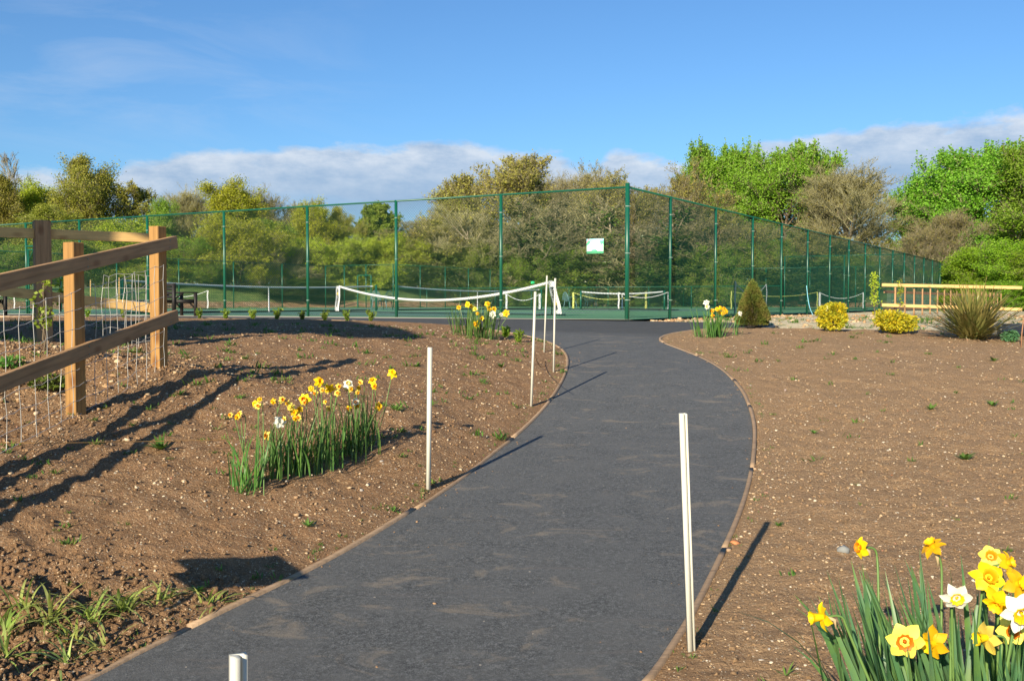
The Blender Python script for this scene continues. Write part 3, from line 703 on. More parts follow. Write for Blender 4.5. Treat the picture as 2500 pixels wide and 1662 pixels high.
def tree_arrays(seed, H=10., R=3.5, low=.18, n1=26, n2=7, n3=6, n4=4, leaves=3, leaf=(.10, .16), up=.25, twig_r=.012, shoots=False, prof=.5, stems=1, leaf_jit=.10, n5=0, ivy=0, spikes=0, wispy=False):
    rs = np.random.RandomState(seed); tr = MB(); br = MB(); lf = MB()
    trunks = []; 
    for s in range(stems):
        k = 8; p = np.zeros((k, 3)); az = rs.rand()*6.28; ln = (0 if stems == 1 else rs.uniform(.10, .32))
        h = H*(.86 if stems == 1 else rs.uniform(.6, .85))
        for q in range(1, k):
            p[q] = p[q-1]+np.array([math.cos(az)*ln+rs.normal(0, .05), math.sin(az)*ln+rs.normal(0, .05), 1])*h/(k-1)
        trunks.append(p); rad = H*.020*(1 if stems == 1 else .6)*np.linspace(1, .12, k)**.9; rad[0] *= 1.3
        tr.poly(p, rad, 8)
    Pt = np.array(trunks)
    m1 = max(3, n1//stems); idx = np.repeat(np.arange(stems), m1); t = low+(1-low)*rs.rand(stems*m1)**.9
    f = t*7; i = np.minimum(f.astype(int), 6); w = (f-i)[:, None]; S = Pt[idx, i]*(1-w)+Pt[idx, i+1]*w
    az = rs.rand(len(t))*6.28; el = rs.uniform(.1, .7, len(t))+.6*(t-.3)+up
    D = np.stack([np.cos(az)*np.cos(el), np.sin(az)*np.cos(el), np.sin(el)], 1)
    tt = (t-low)/(1-low); L1 = R*(np.sin(np.pi*np.clip(.18+.75*tt, 0, 1))**prof)*rs.uniform(.65, 1.1, len(t))
    P1 = np.zeros((len(t), 5, 3)); P1[:, 0] = S; cur = D.copy()
    for q in range(1, 5):
        P1[:, q] = P1[:, q-1]+cur*(L1/4)[:, None]; cur = cur+np.array([0, 0, .10])+rs.normal(0, .13, cur.shape); cur /= np.linalg.norm(cur, axis=1, keepdims=True)
    rr = H*.0075*(L1/R)
    for q in range(4): tr.prisms(P1[:, q], P1[:, q+1], rr*(1-q*.2), rr*(1-(q+1)*.2), 5)
    P2, L2, _, _ = spawn(P1, L1, n2, rs, .25, 1, .75, .48, up*.5)
    for q in range(3): br.prisms(P2[:, q], P2[:, q+1], H*.0026*(1-q*.22), H*.0026*(1-(q+1)*.22), 4)
    P3, L3_, _, _ = spawn(P2, L2, n3, rs, .2, 1, .7, .55, up*.5 if not shoots else .9)
    for q in range(3): br.prisms(P3[:, q], P3[:, q+1], twig_r*1.3*(1-q*.2), twig_r*1.3*(1-(q+1)*.2), 3)
    last = P3; Ll = L3_
    if n4:
        P4, L4, _, _ = spawn(P3, L3_, n4, rs, .15, 1, .42 if wispy else .65, .85 if wispy else .62, up*.8 if wispy else (up*.4 if not shoots else .8), k=3)
        for q in range(2): br.prisms(P4[:, q], P4[:, q+1], twig_r*(1-q*.35), twig_r*(1-(q+1)*.4), 3)
        last = P4; Ll = L4
    if n5:
        P5, L5, _, _ = spawn(last, Ll, n5, rs, .2, 1, .35 if wispy else .6, .85 if wispy else .7, up*.8 if wispy else up*.4, k=2)
        br.prisms(P5[:, 0], P5[:, 1], twig_r*.75, twig_r*.3, 3)
    if leaves:
        nb, k, _ = last.shape; idx = np.repeat(np.arange(nb), leaves); t = rs.uniform(.2, 1.05, nb*leaves)*(k-1); i = np.minimum(t.astype(int), k-2); w = (t-i)[:, None]
        C = last[idx, i]*(1-w)+last[idx, i+1]*w+rs.normal(0, leaf_jit, (nb*leaves, 3))
        Dl = rs.normal(size=C.shape)+np.array([0, 0, -.2]); S_ = rs.uniform(leaf[0], leaf[1], len(C))
        V, Q = quads_leaves(C, Dl, S_*.75, S_, rs); lf.add(V, Q=Q)
    if spikes:
        e = P3[:, -1]; rad = np.hypot(e[:, 0], e[:, 1]); sel = np.argsort(-(e[:, 2]+.9*rad+rs.rand(len(e))*2.5))[:spikes]
        A = e[sel]-[0, 0, .15]; hgt = rs.uniform(.35, 1.25, spikes)*(.4+.6*np.clip(A[:, 2]/H, 0, 1)); Bq = A+np.stack([rs.normal(0, .07, spikes), rs.normal(0, .07, spikes), np.ones(spikes)], 1)*hgt[:, None]
        br.prisms(A, Bq, twig_r, twig_r*.4, 3); m_ = 16; t = rs.rand(spikes*m_)[:, None]; ii = np.repeat(np.arange(spikes), m_)
        C = A[ii]*(1-t)+Bq[ii]*t+rs.normal(0, .07, (spikes*m_, 3))*(1.15-t); V, Q = quads_leaves(C, rs.normal(size=C.shape)+[0, 0, .8], rs.uniform(.10, .15, len(C)), rs.uniform(.13, .2, len(C)), rs); lf.add(V, Q=Q)
    if ivy:
        i = rs.randint(0, len(P1), ivy); t = rs.rand(ivy)**1.5*3.6; a = t.astype(int); w = (t-a)[:, None]
        C = P1[i, a]*(1-w)+P1[i, a+1]*w+rs.normal(0, .22, (ivy, 3)); tk = rs.rand(ivy) < .45; h = rs.rand(ivy)*7*.8; a2 = np.minimum(h.astype(int), 6)
        C[tk] = (Pt[0][a2]+(Pt[0][a2+1]-Pt[0][a2])*(h-a2)[:, None]+rs.normal(0, .26, (ivy, 3)))[tk]
        V, Q = quads_leaves(C, rs.normal(size=C.shape), rs.uniform(.14, .22, ivy), rs.uniform(.14, .24, ivy), rs); lf.add(V, Q=Q)
    allv = np.concatenate(br.V+lf.V+tr.V); top = np.percentile(allv[:, 2], 99.95); wid = np.percentile(np.abs(allv[:, 0]), 98)*2
    return tr, br, lf, top, wid
PROTO = {}
def proto(key, bark, twig, leafm, **kw):
    tr, br, lf, top, wid = tree_arrays(**kw)
    PROTO[key] = dict(tr=tr, br=br, lf=lf, top=top, wid=wid, bark=bark, twig=twig, leaf=leafm, mesh=None)
# bright upright trees with leafy shoots on top
proto('bright', M['bark'], M['twigb'], M['l_bright'], seed=11, n1=44, n2=9, n3=7, n4=5, leaves=5, leaf=(.10, .17), leaf_jit=.24, up=.45, shoots=True, R=4.0, low=.08, spikes=420)
proto('bright2', M['bark'], M['twigb'], M['l_bright'], seed=12, n1=46, n2=9, n3=7, n4=5, leaves=5, leaf=(.10, .17), leaf_jit=.24, up=.35, shoots=True, R=4.4, low=.10, spikes=420)
proto('yellow', M['bark'], M['twigb'], M['l_yellow'], seed=13, n1=42, n2=9, n3=7, n4=4, leaves=6, leaf=(.09, .15), leaf_jit=.24, up=.3, R=3.6, low=.08)
proto('mid', M['bark'], M['twigb'], M['l_mid'], seed=14, n1=40, n2=9, n3=7, n4=4, leaves=6, leaf=(.09, .15), leaf_jit=.24, up=.25, R=4.0, low=.08)
proto('olive', M['bark'], M['twigb'], M['l_olive'], seed=15, n1=44, n2=9, n3=7, n4=4, leaves=6, leaf=(.09, .15), leaf_jit=.24, up=.25, R=4.0, low=.12)
proto('bud', M['barkp'], M['twigp'], M['l_bud'], seed=16, n1=40, n2=9, n3=7, n4=4, leaves=2, leaf=(.11, .18), up=.35, R=4.0, low=.18, n5=2, twig_r=.0095, wispy=True)
proto('bud2', M['barkp'], M['twigb'], M['l_bud'], seed=17, n1=40, n2=9, n3=7, n4=4, leaves=2, leaf=(.10, .16), up=.3, R=4.6, low=.15, n5=2, stems=3, twig_r=.0095, wispy=True)
proto('bare', M['barkp'], M['twigb'], M['l_bud'], seed=18, n1=54, n2=9, n3=7, n4=4, leaves=1, leaf=(.07, .12), up=.55, R=5.0, low=.06, n5=2, prof=.35, stems=1, twig_r=.0085, wispy=True)
proto('bare2', M['barkp'], M['twigp'], M['l_bud'], seed=19, n1=40, n2=9, n3=7, n4=4, leaves=1, leaf=(.07, .12), up=.4, R=4.6, low=.06, n5=2, prof=.35, stems=4, twig_r=.009, wispy=True)
proto('ivy', M['barkp'], M['twigp'], M['l_dark'], seed=20, n1=26, n2=8, n3=6, n4=3, leaves=0, up=.25, R=3.8, low=.1, n5=2, ivy=5200, twig_r=.014)
proto('dark', M['bark'], M['twigb'], M['l_dark'], seed=21, n1=32, n2=9, n3=6, n4=3, leaves=5, leaf=(.16, .24), up=.15, R=4.2, low=.03)
proto('haw', M['bark'], M['twigb'], M['l_haw'], seed=22, n1=48, n2=9, n3=8, n4=4, leaves=5, leaf=(.14, .22), leaf_jit=.24, up=.1, R=5.0, low=.0, stems=3, prof=.3)
proto('thin', M['barkp'], M['twigp'], M['l_bud'], seed=23, n1=18, n2=6, n3=5, n4=3, leaves=0, up=.4, R=3.0, low=.25, twig_r=.013)
proto('sparse', M['bark'], M['twigb'], M['l_olive'], seed=24, n1=24, n2=7, n3=6, n4=3, leaves=3, leaf=(.13, .20), up=.3, R=3.8, low=.15)
proto('under', M['bark'], M['twigb'], M['l_mid'], seed=25, n1=40, n2=9, n3=8, n4=4, leaves=5, leaf=(.11, .18), leaf_jit=.24, up=.15, R=5.5, low=.0, stems=4, prof=.25)
proto('undery', M['bark'], M['twigb'], M['l_yellow'], seed=26, n1=40, n2=9, n3=8, n4=4, leaves=5, leaf=(.11, .18), leaf_jit=.24, up=.15, R=5.5, low=.0, stems=4, prof=.25)
proto('underb', M['barkp'], M['twigp'], M['l_bud'], seed=27, n1=34, n2=8, n3=7, n4=4, leaves=0, n5=2, up=.2, R=5.5, low=.0, stems=5, prof=.25, twig_r=.011, wispy=True)
proto('coni', M['bark'], M['twigb'], M['l_mid'], seed=28, n1=60, n2=8, n3=6, n4=2, leaves=6, leaf=(.16, .24), up=-.15, R=2.6, low=.05, prof=.5)
def place_tree(name, key, xd, topd, wd, depth, label, rot, group='trees behind the courts', cat='tree', base=None):
    px, py = xd*K, topd*K; top = at(px, py, depth); X, Y = top[0], depth
    zb = fG(X, Y) if base is None else base
    pr = PROTO[key]; H = top[2]-zb; W = wd*K/FPX*depth
    sz = H/pr['top']; sx = W/pr['wid']
    root = empty(name, (X, Y, zb-.05), label, cat, group)
    root.scale = (sx, sx, sz); root.rotation_euler = (0, 0, rot)
    if pr['mesh'] is None:
        tmp = empty('tree_source', (0, 0, 0)); ms = []
        for nm, mb, mt in (('trunk', pr['tr'], pr['bark']), ('branches', pr['br'], pr['twig']), ('leaves', pr['lf'], pr['leaf'])):
            if mb.n: o = mb.build(nm, mt); ms.append((nm, o.data)); bpy.data.objects.remove(o)
        bpy.data.objects.remove(tmp); pr['mesh'] = ms
    for nm, me in pr['mesh']:
        o = bpy.data.objects.new(nm, me); COL.objects.link(o); o.parent = root
    return root
TREES = [
 # name, kind, x, top y, width (2359 wide survey), depth, label
 ('bare_tree', 'thin', 22, 348, 95, 96, 'thin leafless grey tree rising above the far left of the tree line'),
 ('leafy_tree', 'olive', 5, 402, 150, 88, 'olive and yellow leafed tree at the left edge behind the dark wooden post'),
 ('leafy_tree', 'yellow', 85, 412, 140, 92, 'yellowish green tree just left of the big round dark tree'),
 ('round_tree', 'olive', 195, 354, 205, 90, 'tall round dark olive tree, highest of the trees on the left'),
 ('sparse_tree', 'sparse', 308, 415, 120, 92, 'sparse greyish tree with few leaves just right of the tall round olive tree'),
 ('leafy_tree', 'mid', 372, 456, 85, 90, 'small mid green treetop in the dip between the sparse tree and the bare brown tree'),
 ('bare_tree', 'bare', 432, 425, 150, 96, 'bare reddish brown twiggy tree left of the bright yellow-green tree'),
 ('leafy_tree', 'yellow', 520, 408, 165, 85, 'bright yellow-green domed tree above the third fence bay'),
 ('bare_tree', 'bare', 598, 430, 130, 94, 'bare brown tree leaning against the right of the bright yellow-green tree'),
 ('bare_tree', 'bare2', 665, 456, 130, 96, 'pale leafless tree left of the green-yellow trees in the middle left'),
 ('leafy_tree', 'yellow', 722, 458, 120, 86, 'green-yellow tree behind the fence post left of the white net banner'),
 ('leafy_tree', 'olive', 788, 474, 95, 88, 'narrow pale yellow tree left of the dark pointed conifer'),
 ('conifer_tree', 'coni', 868, 464, 90, 90, 'pointed dark green conifer in the dip of the tree line'),
 ('bare_tree', 'bare2', 950, 492, 150, 94, 'low bare pale tree right of the pointed conifer'),
 ('budding_tree', 'bud', 1065, 404, 150, 88, 'tree with thin bronze leaf buds left of the tallest bare tree'),
 ('budding_tree', 'bud', 1172, 352, 205, 84, 'tallest budding tree in the middle of the tree line'),
 ('bare_tree', 'bare', 1268, 398, 150, 96, 'pale bare tree just right of the tallest budding tree'),
 ('bare_tree', 'bare', 1350, 382, 190, 92, 'broad bare brownish tree behind the green sign'),
 ('budding_tree', 'bud2', 1440, 376, 190, 88, 'broad olive-brown budding tree above the corner post of the fence'),
 ('budding_tree', 'bud2', 1545, 374, 190, 86, 'olive-brown budding tree in front of the first bright green tree'),
 ('green_tree', 'bright', 1612, 332, 150, 94, 'first bright green tree right of the fence corner, with spiky top shoots'),
 ('green_tree', 'bright', 1692, 330, 140, 92, 'second bright green tree right of the fence corner, between two others of its kind'),
 ('green_tree', 'bright2', 1812, 332, 210, 88, 'broad bright green tree left of the rounded bare brown tree'),
 ('bare_tree', 'bare', 1955, 372, 270, 82, 'big rounded bare brown tree between the two bright green groups'),
 ('bare_tree', 'bare2', 2150, 476, 210, 66, 'smaller pale bare tree in front of the bright green trees on the right'),
 ('green_tree', 'bright2', 2150, 400, 190, 88, 'lower left tree of the bright green group at the right'),
 ('green_tree', 'bright2', 2255, 330, 270, 84, 'tallest bright green tree of the group at the right'),
 ('green_tree', 'bright', 2375, 334, 220, 80, 'bright green tree cut by the right edge of the picture'),
 ('budding_tree', 'bud2', 1880, 520, 210, 80, 'low olive budding tree under the rounded bare brown tree'),
 ('budding_tree', 'bud2', 1700, 470, 220, 80, 'low olive-brown budding tree in front of the broad bright green tree'),
 ('ivy_tree', 'ivy', 1220, 440, 230, 80, 'ivy clad bare tree right of the tallest budding tree'),
 ('ivy_tree', 'ivy', 1560, 450, 260, 78, 'ivy clad twisted tree right of the fence corner post'),
 ('ivy_tree', 'ivy', 1400, 450, 220, 80, 'ivy clad tree with leaning pale limbs behind the sign'),
 ('bare_tree', 'bare2', 1100, 470, 200, 80, 'pale bare tree below the thin bronze budding tree'),
 ('budding_tree', 'bud', 1010, 500, 190, 82, 'low bronze budding tree beside the gap of sky'),
 ('leafy_tree', 'mid', 610, 505, 160, 80, 'mid green tree standing low behind the fourth fence bay'),
 ('leafy_tree', 'yellow', 300, 500, 200, 80, 'yellow-green tree low behind the corner post of the wooden fence'),
 ('leafy_tree', 'olive', 130, 470, 190, 80, 'olive tree low behind the dark wooden post'),
 ('leafy_tree', 'olive', -150, 400, 200, 84, 'olive tree standing outside the picture, first beyond its left edge'),
 ('leafy_tree', 'yellow', -330, 420, 200, 80, 'yellow-green tree standing outside the picture, second beyond its left edge'),
 ('leafy_tree', 'mid', -520, 410, 220, 76, 'mid green tree standing outside the picture, third beyond its left edge'),
 ('budding_tree', 'bud', -240, 430, 220, 92, 'bronze budding tree outside the picture, behind those beyond its left edge'),
 ('green_tree', 'bright2', 2560, 350, 260, 78, 'bright green tree standing outside the picture beyond its right edge'),
]
for k, t in enumerate(TREES): place_tree(t[0], t[1], t[2], t[3], t[4], t[5], t[6], k*1.7)
UNDER = [
 ('under', 20, 560, 220, 66, 'mid green shrub at the far left behind the wooden gate post'),
 ('under', 150, 545, 200, 66, 'mid green shrub left of the near fence post'),
 ('undery', 290, 560, 220, 70, 'yellow-green shrub behind the wooden corner post'),
 ('under', 420, 545, 200, 72, 'mid green shrub above the dark bench'),
 ('undery', 545, 500, 220, 74, 'tall yellow-green shrub below the bright domed tree'),
 ('underb', 650, 560, 170, 76, 'pale twiggy shrub left of the white net banner'),
 ('undery', 725, 545, 170, 78, 'yellow-green shrub behind the leftmost white net banner'),
 ('dark', 800, 560, 150, 80, 'dark green shrub right of the white net banner'),
 ('undery', 860, 535, 190, 80, 'yellow-green shrub below the pointed conifer'),
 ('undery', 960, 545, 170, 82, 'yellow-green shrub under the gap of sky'),
 ('dark', 1035, 570, 170, 80, 'dark ivy mound left of the second net'),
 ('under', 1110, 560, 180, 80, 'green shrub just left of the middle fence post'),
 ('under', 1210, 560, 190, 80, 'green shrub behind the leaning white stakes'),
 ('under', 1300, 560, 180, 80, 'green shrub left of and below the green sign'),
 ('dark', 1375, 590, 190, 80, 'dark green ivy mound right below the green sign'),
 ('underb', 1450, 555, 190, 79, 'brown twiggy shrub behind the fence corner'),
 ('dark', 1560, 560, 190, 78, 'dark ivy shrub in the second bay right of the corner'),
 ('under', 1660, 560, 160, 76, 'bright green shrub in the third bay right of the corner'),
 ('under', 1745, 550, 190, 78, 'green shrub behind the small cone shaped conifer'),
 ('dark', 1850, 590, 210, 76, 'dark green shrub seen through the right fence above the golden bush'),
 ('under', 1960, 585, 210, 78, 'mid green shrub seen through the right fence beside the sapling'),
 ('under', 2080, 590, 190, 82, 'mid green shrub near the far end of the right fence'),
 ('dark', 700, 640, 160, 74, 'low dark shrub on the bank left of the white banner'),
 ('under', 1250, 640, 170, 80, 'low green shrub on the bank behind the leaning stakes'),
 ('under', 1490, 640, 200, 80, 'low green shrub on the bank behind the corner post'),
]
for k, t in enumerate(UNDER): place_tree('shrub', t[0], t[1], t[2], t[3], t[4], t[5], k*2.1+.5, 'shrubs on the bank behind the courts', 'shrub')
HAW = [(2262, 560, 190, 62, 'yellow-green hawthorn hedge bush just right of the far end of the fence'), (2350, 545, 190, 58, 'yellow-green hawthorn hedge bush at the right edge behind the rail fence'),
       (2450, 555, 190, 55, 'yellow-green hawthorn hedge bush cut by the right edge'), (2230, 640, 130, 60, 'low hawthorn hedge bush under the far end of the fence'), (2345, 640, 170, 52, 'low hawthorn hedge bush right behind the rail fence')]
for k, t in enumerate(HAW): place_tree('hawthorn_bush', 'haw', t[0], t[1], t[2], t[3], t[4], k*1.3, 'hawthorn hedge on the right', 'hedge bush', base=-.1)
# the far-off wood behind, which reads as one mass
def far_wood():
    rs = np.random.RandomState(50); mb = MB(); n = 60000
    az = rs.uniform(-.62, .62, n); d = rs.uniform(118, 140, n); X = np.tan(az)*d; h = 7.2+2.6*fbm(X, X*0, 3, 14)
    Z = .6+h*rs.rand(n)**.8; C = np.stack([X, d, Z], 1)
    V, Q = quads_leaves(C, rs.normal(size=C.shape)+np.array([0, 0, .5]), rs.uniform(.15, .4, n), rs.uniform(.5, 1.0, n), rs); mb.add(V, Q=Q)
    tag(mb.build('far_wood', M['l_olive']), 'far olive-green woodland seen in the gaps between the trees', kind='stuff')
far_wood()

# ------------------------------------------------------------------ chain link court fences
def chain_mesh(mb, a, b, H, pitch=.070, r=.0019, z0=.03, fine=True):
    a = np.array(a[:2]); b = np.array(b[:2]); Ln = np.linalg.norm(b-a); e = (b-a)/Ln; h = H-z0
    P0 = []; P1 = []
    for sgn in (1, -1):
        for s in np.arange(-h, Ln+h, pitch):
            u0, u1 = s, s+sgn*h; za, zb = z0, H
            lo, hi = 0, Ln
            if max(u0, u1) <= lo or min(u0, u1) >= hi: continue
            t0, t1 = 0., 1.; du = u1-u0
            for lim, sg in ((lo, 1), (hi, -1)):
                tl = (lim-u0)/du
                if (du*sg) > 0: t0 = max(t0, tl)
                else: t1 = min(t1, tl)
            if t1-t0 < .01: continue
            m = max(1, int((t1-t0)*h/.42))
            tt = np.linspace(t0, t1, m+1); uu = u0+du*tt; zz = za+(zb-za)*tt
            pts = np.stack([a[0]+e[0]*uu, a[1]+e[1]*uu, zz], 1); P0.append(pts[:-1]); P1.append(pts[1:])
    mb.prisms(np.concatenate(P0), np.concatenate(P1), r, r, 3)
def court_fence(label, a, b, H, stations, corner_r=.038, post_r=.036, pitch=.070, wr=.0026, bands=3, name='chain_link_fence', mid=False, capping=0):
    root = empty(name, (a[0], a[1], 0), label, 'fence', 'green chain link fences of the courts')
    A = np.array(a); B = np.array(b); Ln = np.linalg.norm((B-A)[:2]); e = (B-A)/Ln
    for i, s in enumerate(stations):
        p = A+e*s; rr = corner_r if (i == 0 and capping) else post_r; hh = H+(.06 if (i == 0 and capping) else .0)
        post = MB().prisms([p+[0, 0, -.05]], [p+[0, 0, hh]], rr, rr, 12, True).build('post', M['green'], root, smooth=False)
        for poly in post.data.polygons: poly.use_smooth = len(poly.vertices) == 4
        if bands:
            for k in range(bands):
                bm = MB()
                z = H*(.15+.7*k/max(1, bands-1)); q = p+np.array([0, 0, z])
                bm.prisms([q-[0, 0, .012]], [q+[0, 0, .012]], rr+.004, rr+.004, 10, True); bm.box(q+e*.0+np.array([e[1], -e[0], 0])*(rr+.012), (.02, .02, .02))
                bm.build('tie_band', M['band'], post)
    MB().prisms([A+[0, 0, H-.02]], [B+[0, 0, H-.02]], .021, .021, 10, True).build('top_rail', M['green'], root, smooth=True)
    if mid: MB().prisms([A+[0, 0, H*.5]], [B+[0, 0, H*.5]], .015, .015, 6).build('middle_rail', M['green'], root)
    mb = MB(); chain_mesh(mb, A, B, H-.03, pitch, wr); mb.build('wire_mesh', M['greenwire'], root)
    return root
FH = 2.80
st_l = [3.08, 5.99, 8.75, 11.64, 14.6, 17.5, 18.9]
# left run stands on the corner post too
C0 = cw(0, 0)
court_fence('tall green chain link fence running left from the corner post', cw(.04, 0), cw(18.9, 0), FH, [s-.04 for s in st_l])
court_fence('tall green chain link fence left of the gate, beyond the wooden post', cw(20.0, 0), cw(36.6, 0), FH, [0, 2.9, 5.8, 8.7, 11.6, 14.5, 16.6])
court_fence('long green chain link fence receding to the right from its thick corner post', cw(0, 0), cw(0, 52.9), FH, [0, 2.45, 5.62, 8.81, 11.8, 15.0, 18.2]+[18.2+3.15*k for k in range(1, 12)], corner_r=.048, capping=1)
court_fence('green chain link fence along the far left side of the courts', cw(36.6, 0), cw(36.6, 33.6), FH, [4.2*k for k in range(1, 9)], pitch=.14, wr=.003, bands=0)
court_fence('short green fence return with a corner post at the back left', cw(36.6, 33.6), cw(31, 33.6), FH, [1.6, 3.4, 5.6], pitch=.14, wr=.003, bands=0)
court_fence('green fence going back from the return at the back left', cw(31, 33.6), cw(31, 52.9), FH, [3, 6, 9, 12, 15, 18], pitch=.14, wr=.003, bands=0)
court_fence('farthest green fence along the back of the courts', cw(0, 52.9), cw(31, 52.9), FH, [3.1*k for k in range(1, 10)], pitch=.14, wr=.003, bands=0)
court_fence('short tall cross fence inside the right fence', cw(.1, 35), cw(6.2, 35), FH, [3, 6.1], pitch=.14, wr=.003, bands=0)
court_fence('low green divider fence between the two court blocks', cw(6.2, 34.5), cw(31, 34), 1.25, [2.5*k for k in range(0, 10)], pitch=.12, wr=.003, bands=0, post_r=.022)
# gate in the left run
def gate():
    g = empty('court_gate', cw(19.45, 0), 'green framed court gate with a chain link panel beside the dark wooden post', 'gate')
    a = np.array(cw(19.0, 0)); b = np.array(cw(19.9, 0)); H = 2.0; m = MB()
    for p in (a, b): m.prisms([p], [p+[0, 0, H]], .03, .03, 8, True)
    for z in (.12, 1.0, H-.03): m.prisms([a+[0, 0, z]], [b+[0, 0, z]], .025, .025, 8)
    m.prisms([b+[0, 0, H-.35]], [b*.7+a*.3+[0, 0, H-.03]], .012, .012, 6)
    m.build('gate_frame', M['green'], g, smooth=True)
    mb = MB(); chain_mesh(mb, a, b, H-.03, .07, .0024, .1); mb.build('wire_mesh', M['greenwire'], g)
    MB().box(np.array(cw(19.82, -.04, 1.05)), (.05, .05, .14)).build('latch', M['black'], g)
    o = empty('gate_overthrow', cw(19.45, 0), 'green top frame with a chain link panel over the court gate', 'gate frame')
    MB().prisms([np.array(cw(18.93, 0, 2.08))], [np.array(cw(19.97, 0, 2.08))], .025, .025, 8).prisms([np.array(cw(18.93, 0, FH-.02))], [np.array(cw(19.97, 0, FH-.02))], .021, .021, 8).build('frame', M['green'], o, smooth=True)
    mb = MB(); chain_mesh(mb, cw(18.95, 0), cw(19.95, 0), FH-.03, .07, .0019, 2.1); mb.build('wire_mesh', M['greenwire'], o)
gate()
# two little gates in the far fences
for l, r, lab in ((36.6, 12.5, 'green gate frame in the far left fence above the bench'), (32.6, 33.55, 'green gate frame in the short return fence at the back')):
    g = empty('far_gate', cw(l, r), lab, 'gate', 'far gates'); d = RD2 if l > 33 else LD2
    a = np.array(cw(l, r)); e = np.array([d[0], d[1], 0]); m = MB()
    for s in (0, 1.1): m.prisms([a+e*s-np.array([.1, .1, 0])], [a+e*s-np.array([.1, .1, -2.1])], .05, .05, 6)
    for z in (1.0, 2.1): m.prisms([a-np.array([.1, .1, -z])], [a+e*1.1-np.array([.1, .1, -z])], .04, .04, 6)
    m.build('gate_frame', M['green'], g)

# information sign on the fence by the corner
def sign():
    s0, s1 = .42, 1.02
    # measured: 45 px wide, 36 px high
    zc = EYE+(737-602)/FPX*(CY+.5*.75); w = .40; h = .315; c = np.array(cw(.72, -.045, zc)); e = np.array([-LD2[0], -LD2[1], 0]); n = np.array([-RD2[0], -RD2[1], 0])
    root = empty('fence_sign', tuple(c), 'small green, white and pale blue sign wired to the fence left of the corner post', 'sign')
    def pl(u0, u1, v0, v1, lift, nm, mt, slant=0):
        u = lambda a, b: c+e*(a-.5)*w+np.array([0, 0, (b-.5)*h])+n*lift
        th = .004; V = [u(u0, v0), u(u1, v0), u(u1+slant, v1), u(u0+slant, v1)]; V += [p-n*th for p in V]
        return MB().add(V, Q=[(0, 1, 2, 3), (7, 6, 5, 4), (0, 4, 5, 1), (1, 5, 6, 2), (2, 6, 7, 3), (3, 7, 4, 0)]).build(nm, mt, root)
    gm = mat_plain('sign_green', (.14, .62, .33), .35, .1); bm_ = mat_plain('sign_pale_blue', (.42, .80, .88), .35, .06); wm = mat_plain('sign_white', (.85, .86, .85), .3, .03); rm = mat_plain('sign_pink', (.75, .33, .40), .4)
    pl(0, 1, 0, 1, .010, 'board', gm); pl(0, 1, .83, .998, .013, 'blue_band', bm_); 
    # ragged white field
    rs = np.random.RandomState(5); us = np.linspace(.03, .98, 24); lo = np.clip(.17+rs.uniform(-.04, .05, 24)+.10*np.exp(-((us-.47)/.12)**2), .1, .4); hi = np.where((us > .2) & (us < .80), .83, .60+rs.uniform(-.05, .06, 24))
    P_ = lambda a, b, l: c+e*(a-.5)*w+np.array([0, 0, (b-.5)*h])+n*l
    V = [P_(a, b, .016) for a, b in zip(us, lo)]+[P_(a, b, .016) for a, b in zip(us, hi)]
    MB().add(V, Q=[(i, i+1, i+25, i+24) for i in range(23)]).build('white_panel', wm, root)
    g2 = [P_(.30, .17, .018), P_(.62, .17, .018), P_(.60, .29, .018), P_(.33, .29, .018)]; MB().add(g2, Q=[(0, 1, 2, 3)]).build('green_patch', gm, root)
    pk = [P_(.0, .78, .020), P_(.0, .70, .020), P_(.17, .995, .020), P_(.11, .995, .020)]; MB().add(pk, Q=[(0, 1, 2, 3)]).build('pink_stripe', rm, root)
sign()

# ------------------------------------------------------------------ nets
def text_mesh(txt, size):
    cu = bpy.data.curves.new('txt', 'FONT'); cu.body = txt; cu.size = size; cu.align_x = 'CENTER'; cu.align_y = 'CENTER'; cu.offset = .004*size/.1
    o = bpy.data.objects.new('txt', cu); COL.objects.link(o)
    dg = bpy.context.evaluated_depsgraph_get(); me = bpy.data.meshes.new_from_object(o.evaluated_get(dg))
    V = np.array([v.co[:] for v in me.vertices]); F = [list(p.vertices) for p in me.polygons]
    bpy.data.objects.remove(o); bpy.data.curves.remove(cu); return V, F
def ribbon(mb, pts, w, th=.006, up=np.array([0, 0, 1.])):
    pts = np.array(pts, float); m = len(pts); t = np.gradient(pts, axis=0); n = np.cross(t, up); n /= np.maximum(np.linalg.norm(n, axis=1, keepdims=True), 1e-9)
    V = np.concatenate([pts-n*th-up*w/2, pts-n*th+up*w/2, pts+n*th+up*w/2, pts+n*th-up*w/2]); i = np.arange(m-1)
    Q = np.concatenate([np.stack([i+k*m, i+1+k*m, i+1+((k+1) % 4)*m, i+((k+1) % 4)*m], 1) for k in range(4)])
    mb.add(V, Q=Q, N=[[0, m, 2*m, 3*m][::-1], [m-1, 2*m-1, 3*m-1, 4*m-1]])
def net_grid(mb, top, bot, pitch, r):
    top = np.array(top); bot = np.array(bot); n = len(top)
    mb.prisms(top, bot, r, r, 3)
    h = np.linalg.norm(top[n//2]-bot[n//2]); k = max(2, int(h/pitch))
    for j in range(1, k+1):
        f = j/k; row = top*(1-f)+bot*f; mb.prisms(row[:-1], row[1:], r, r, 3)
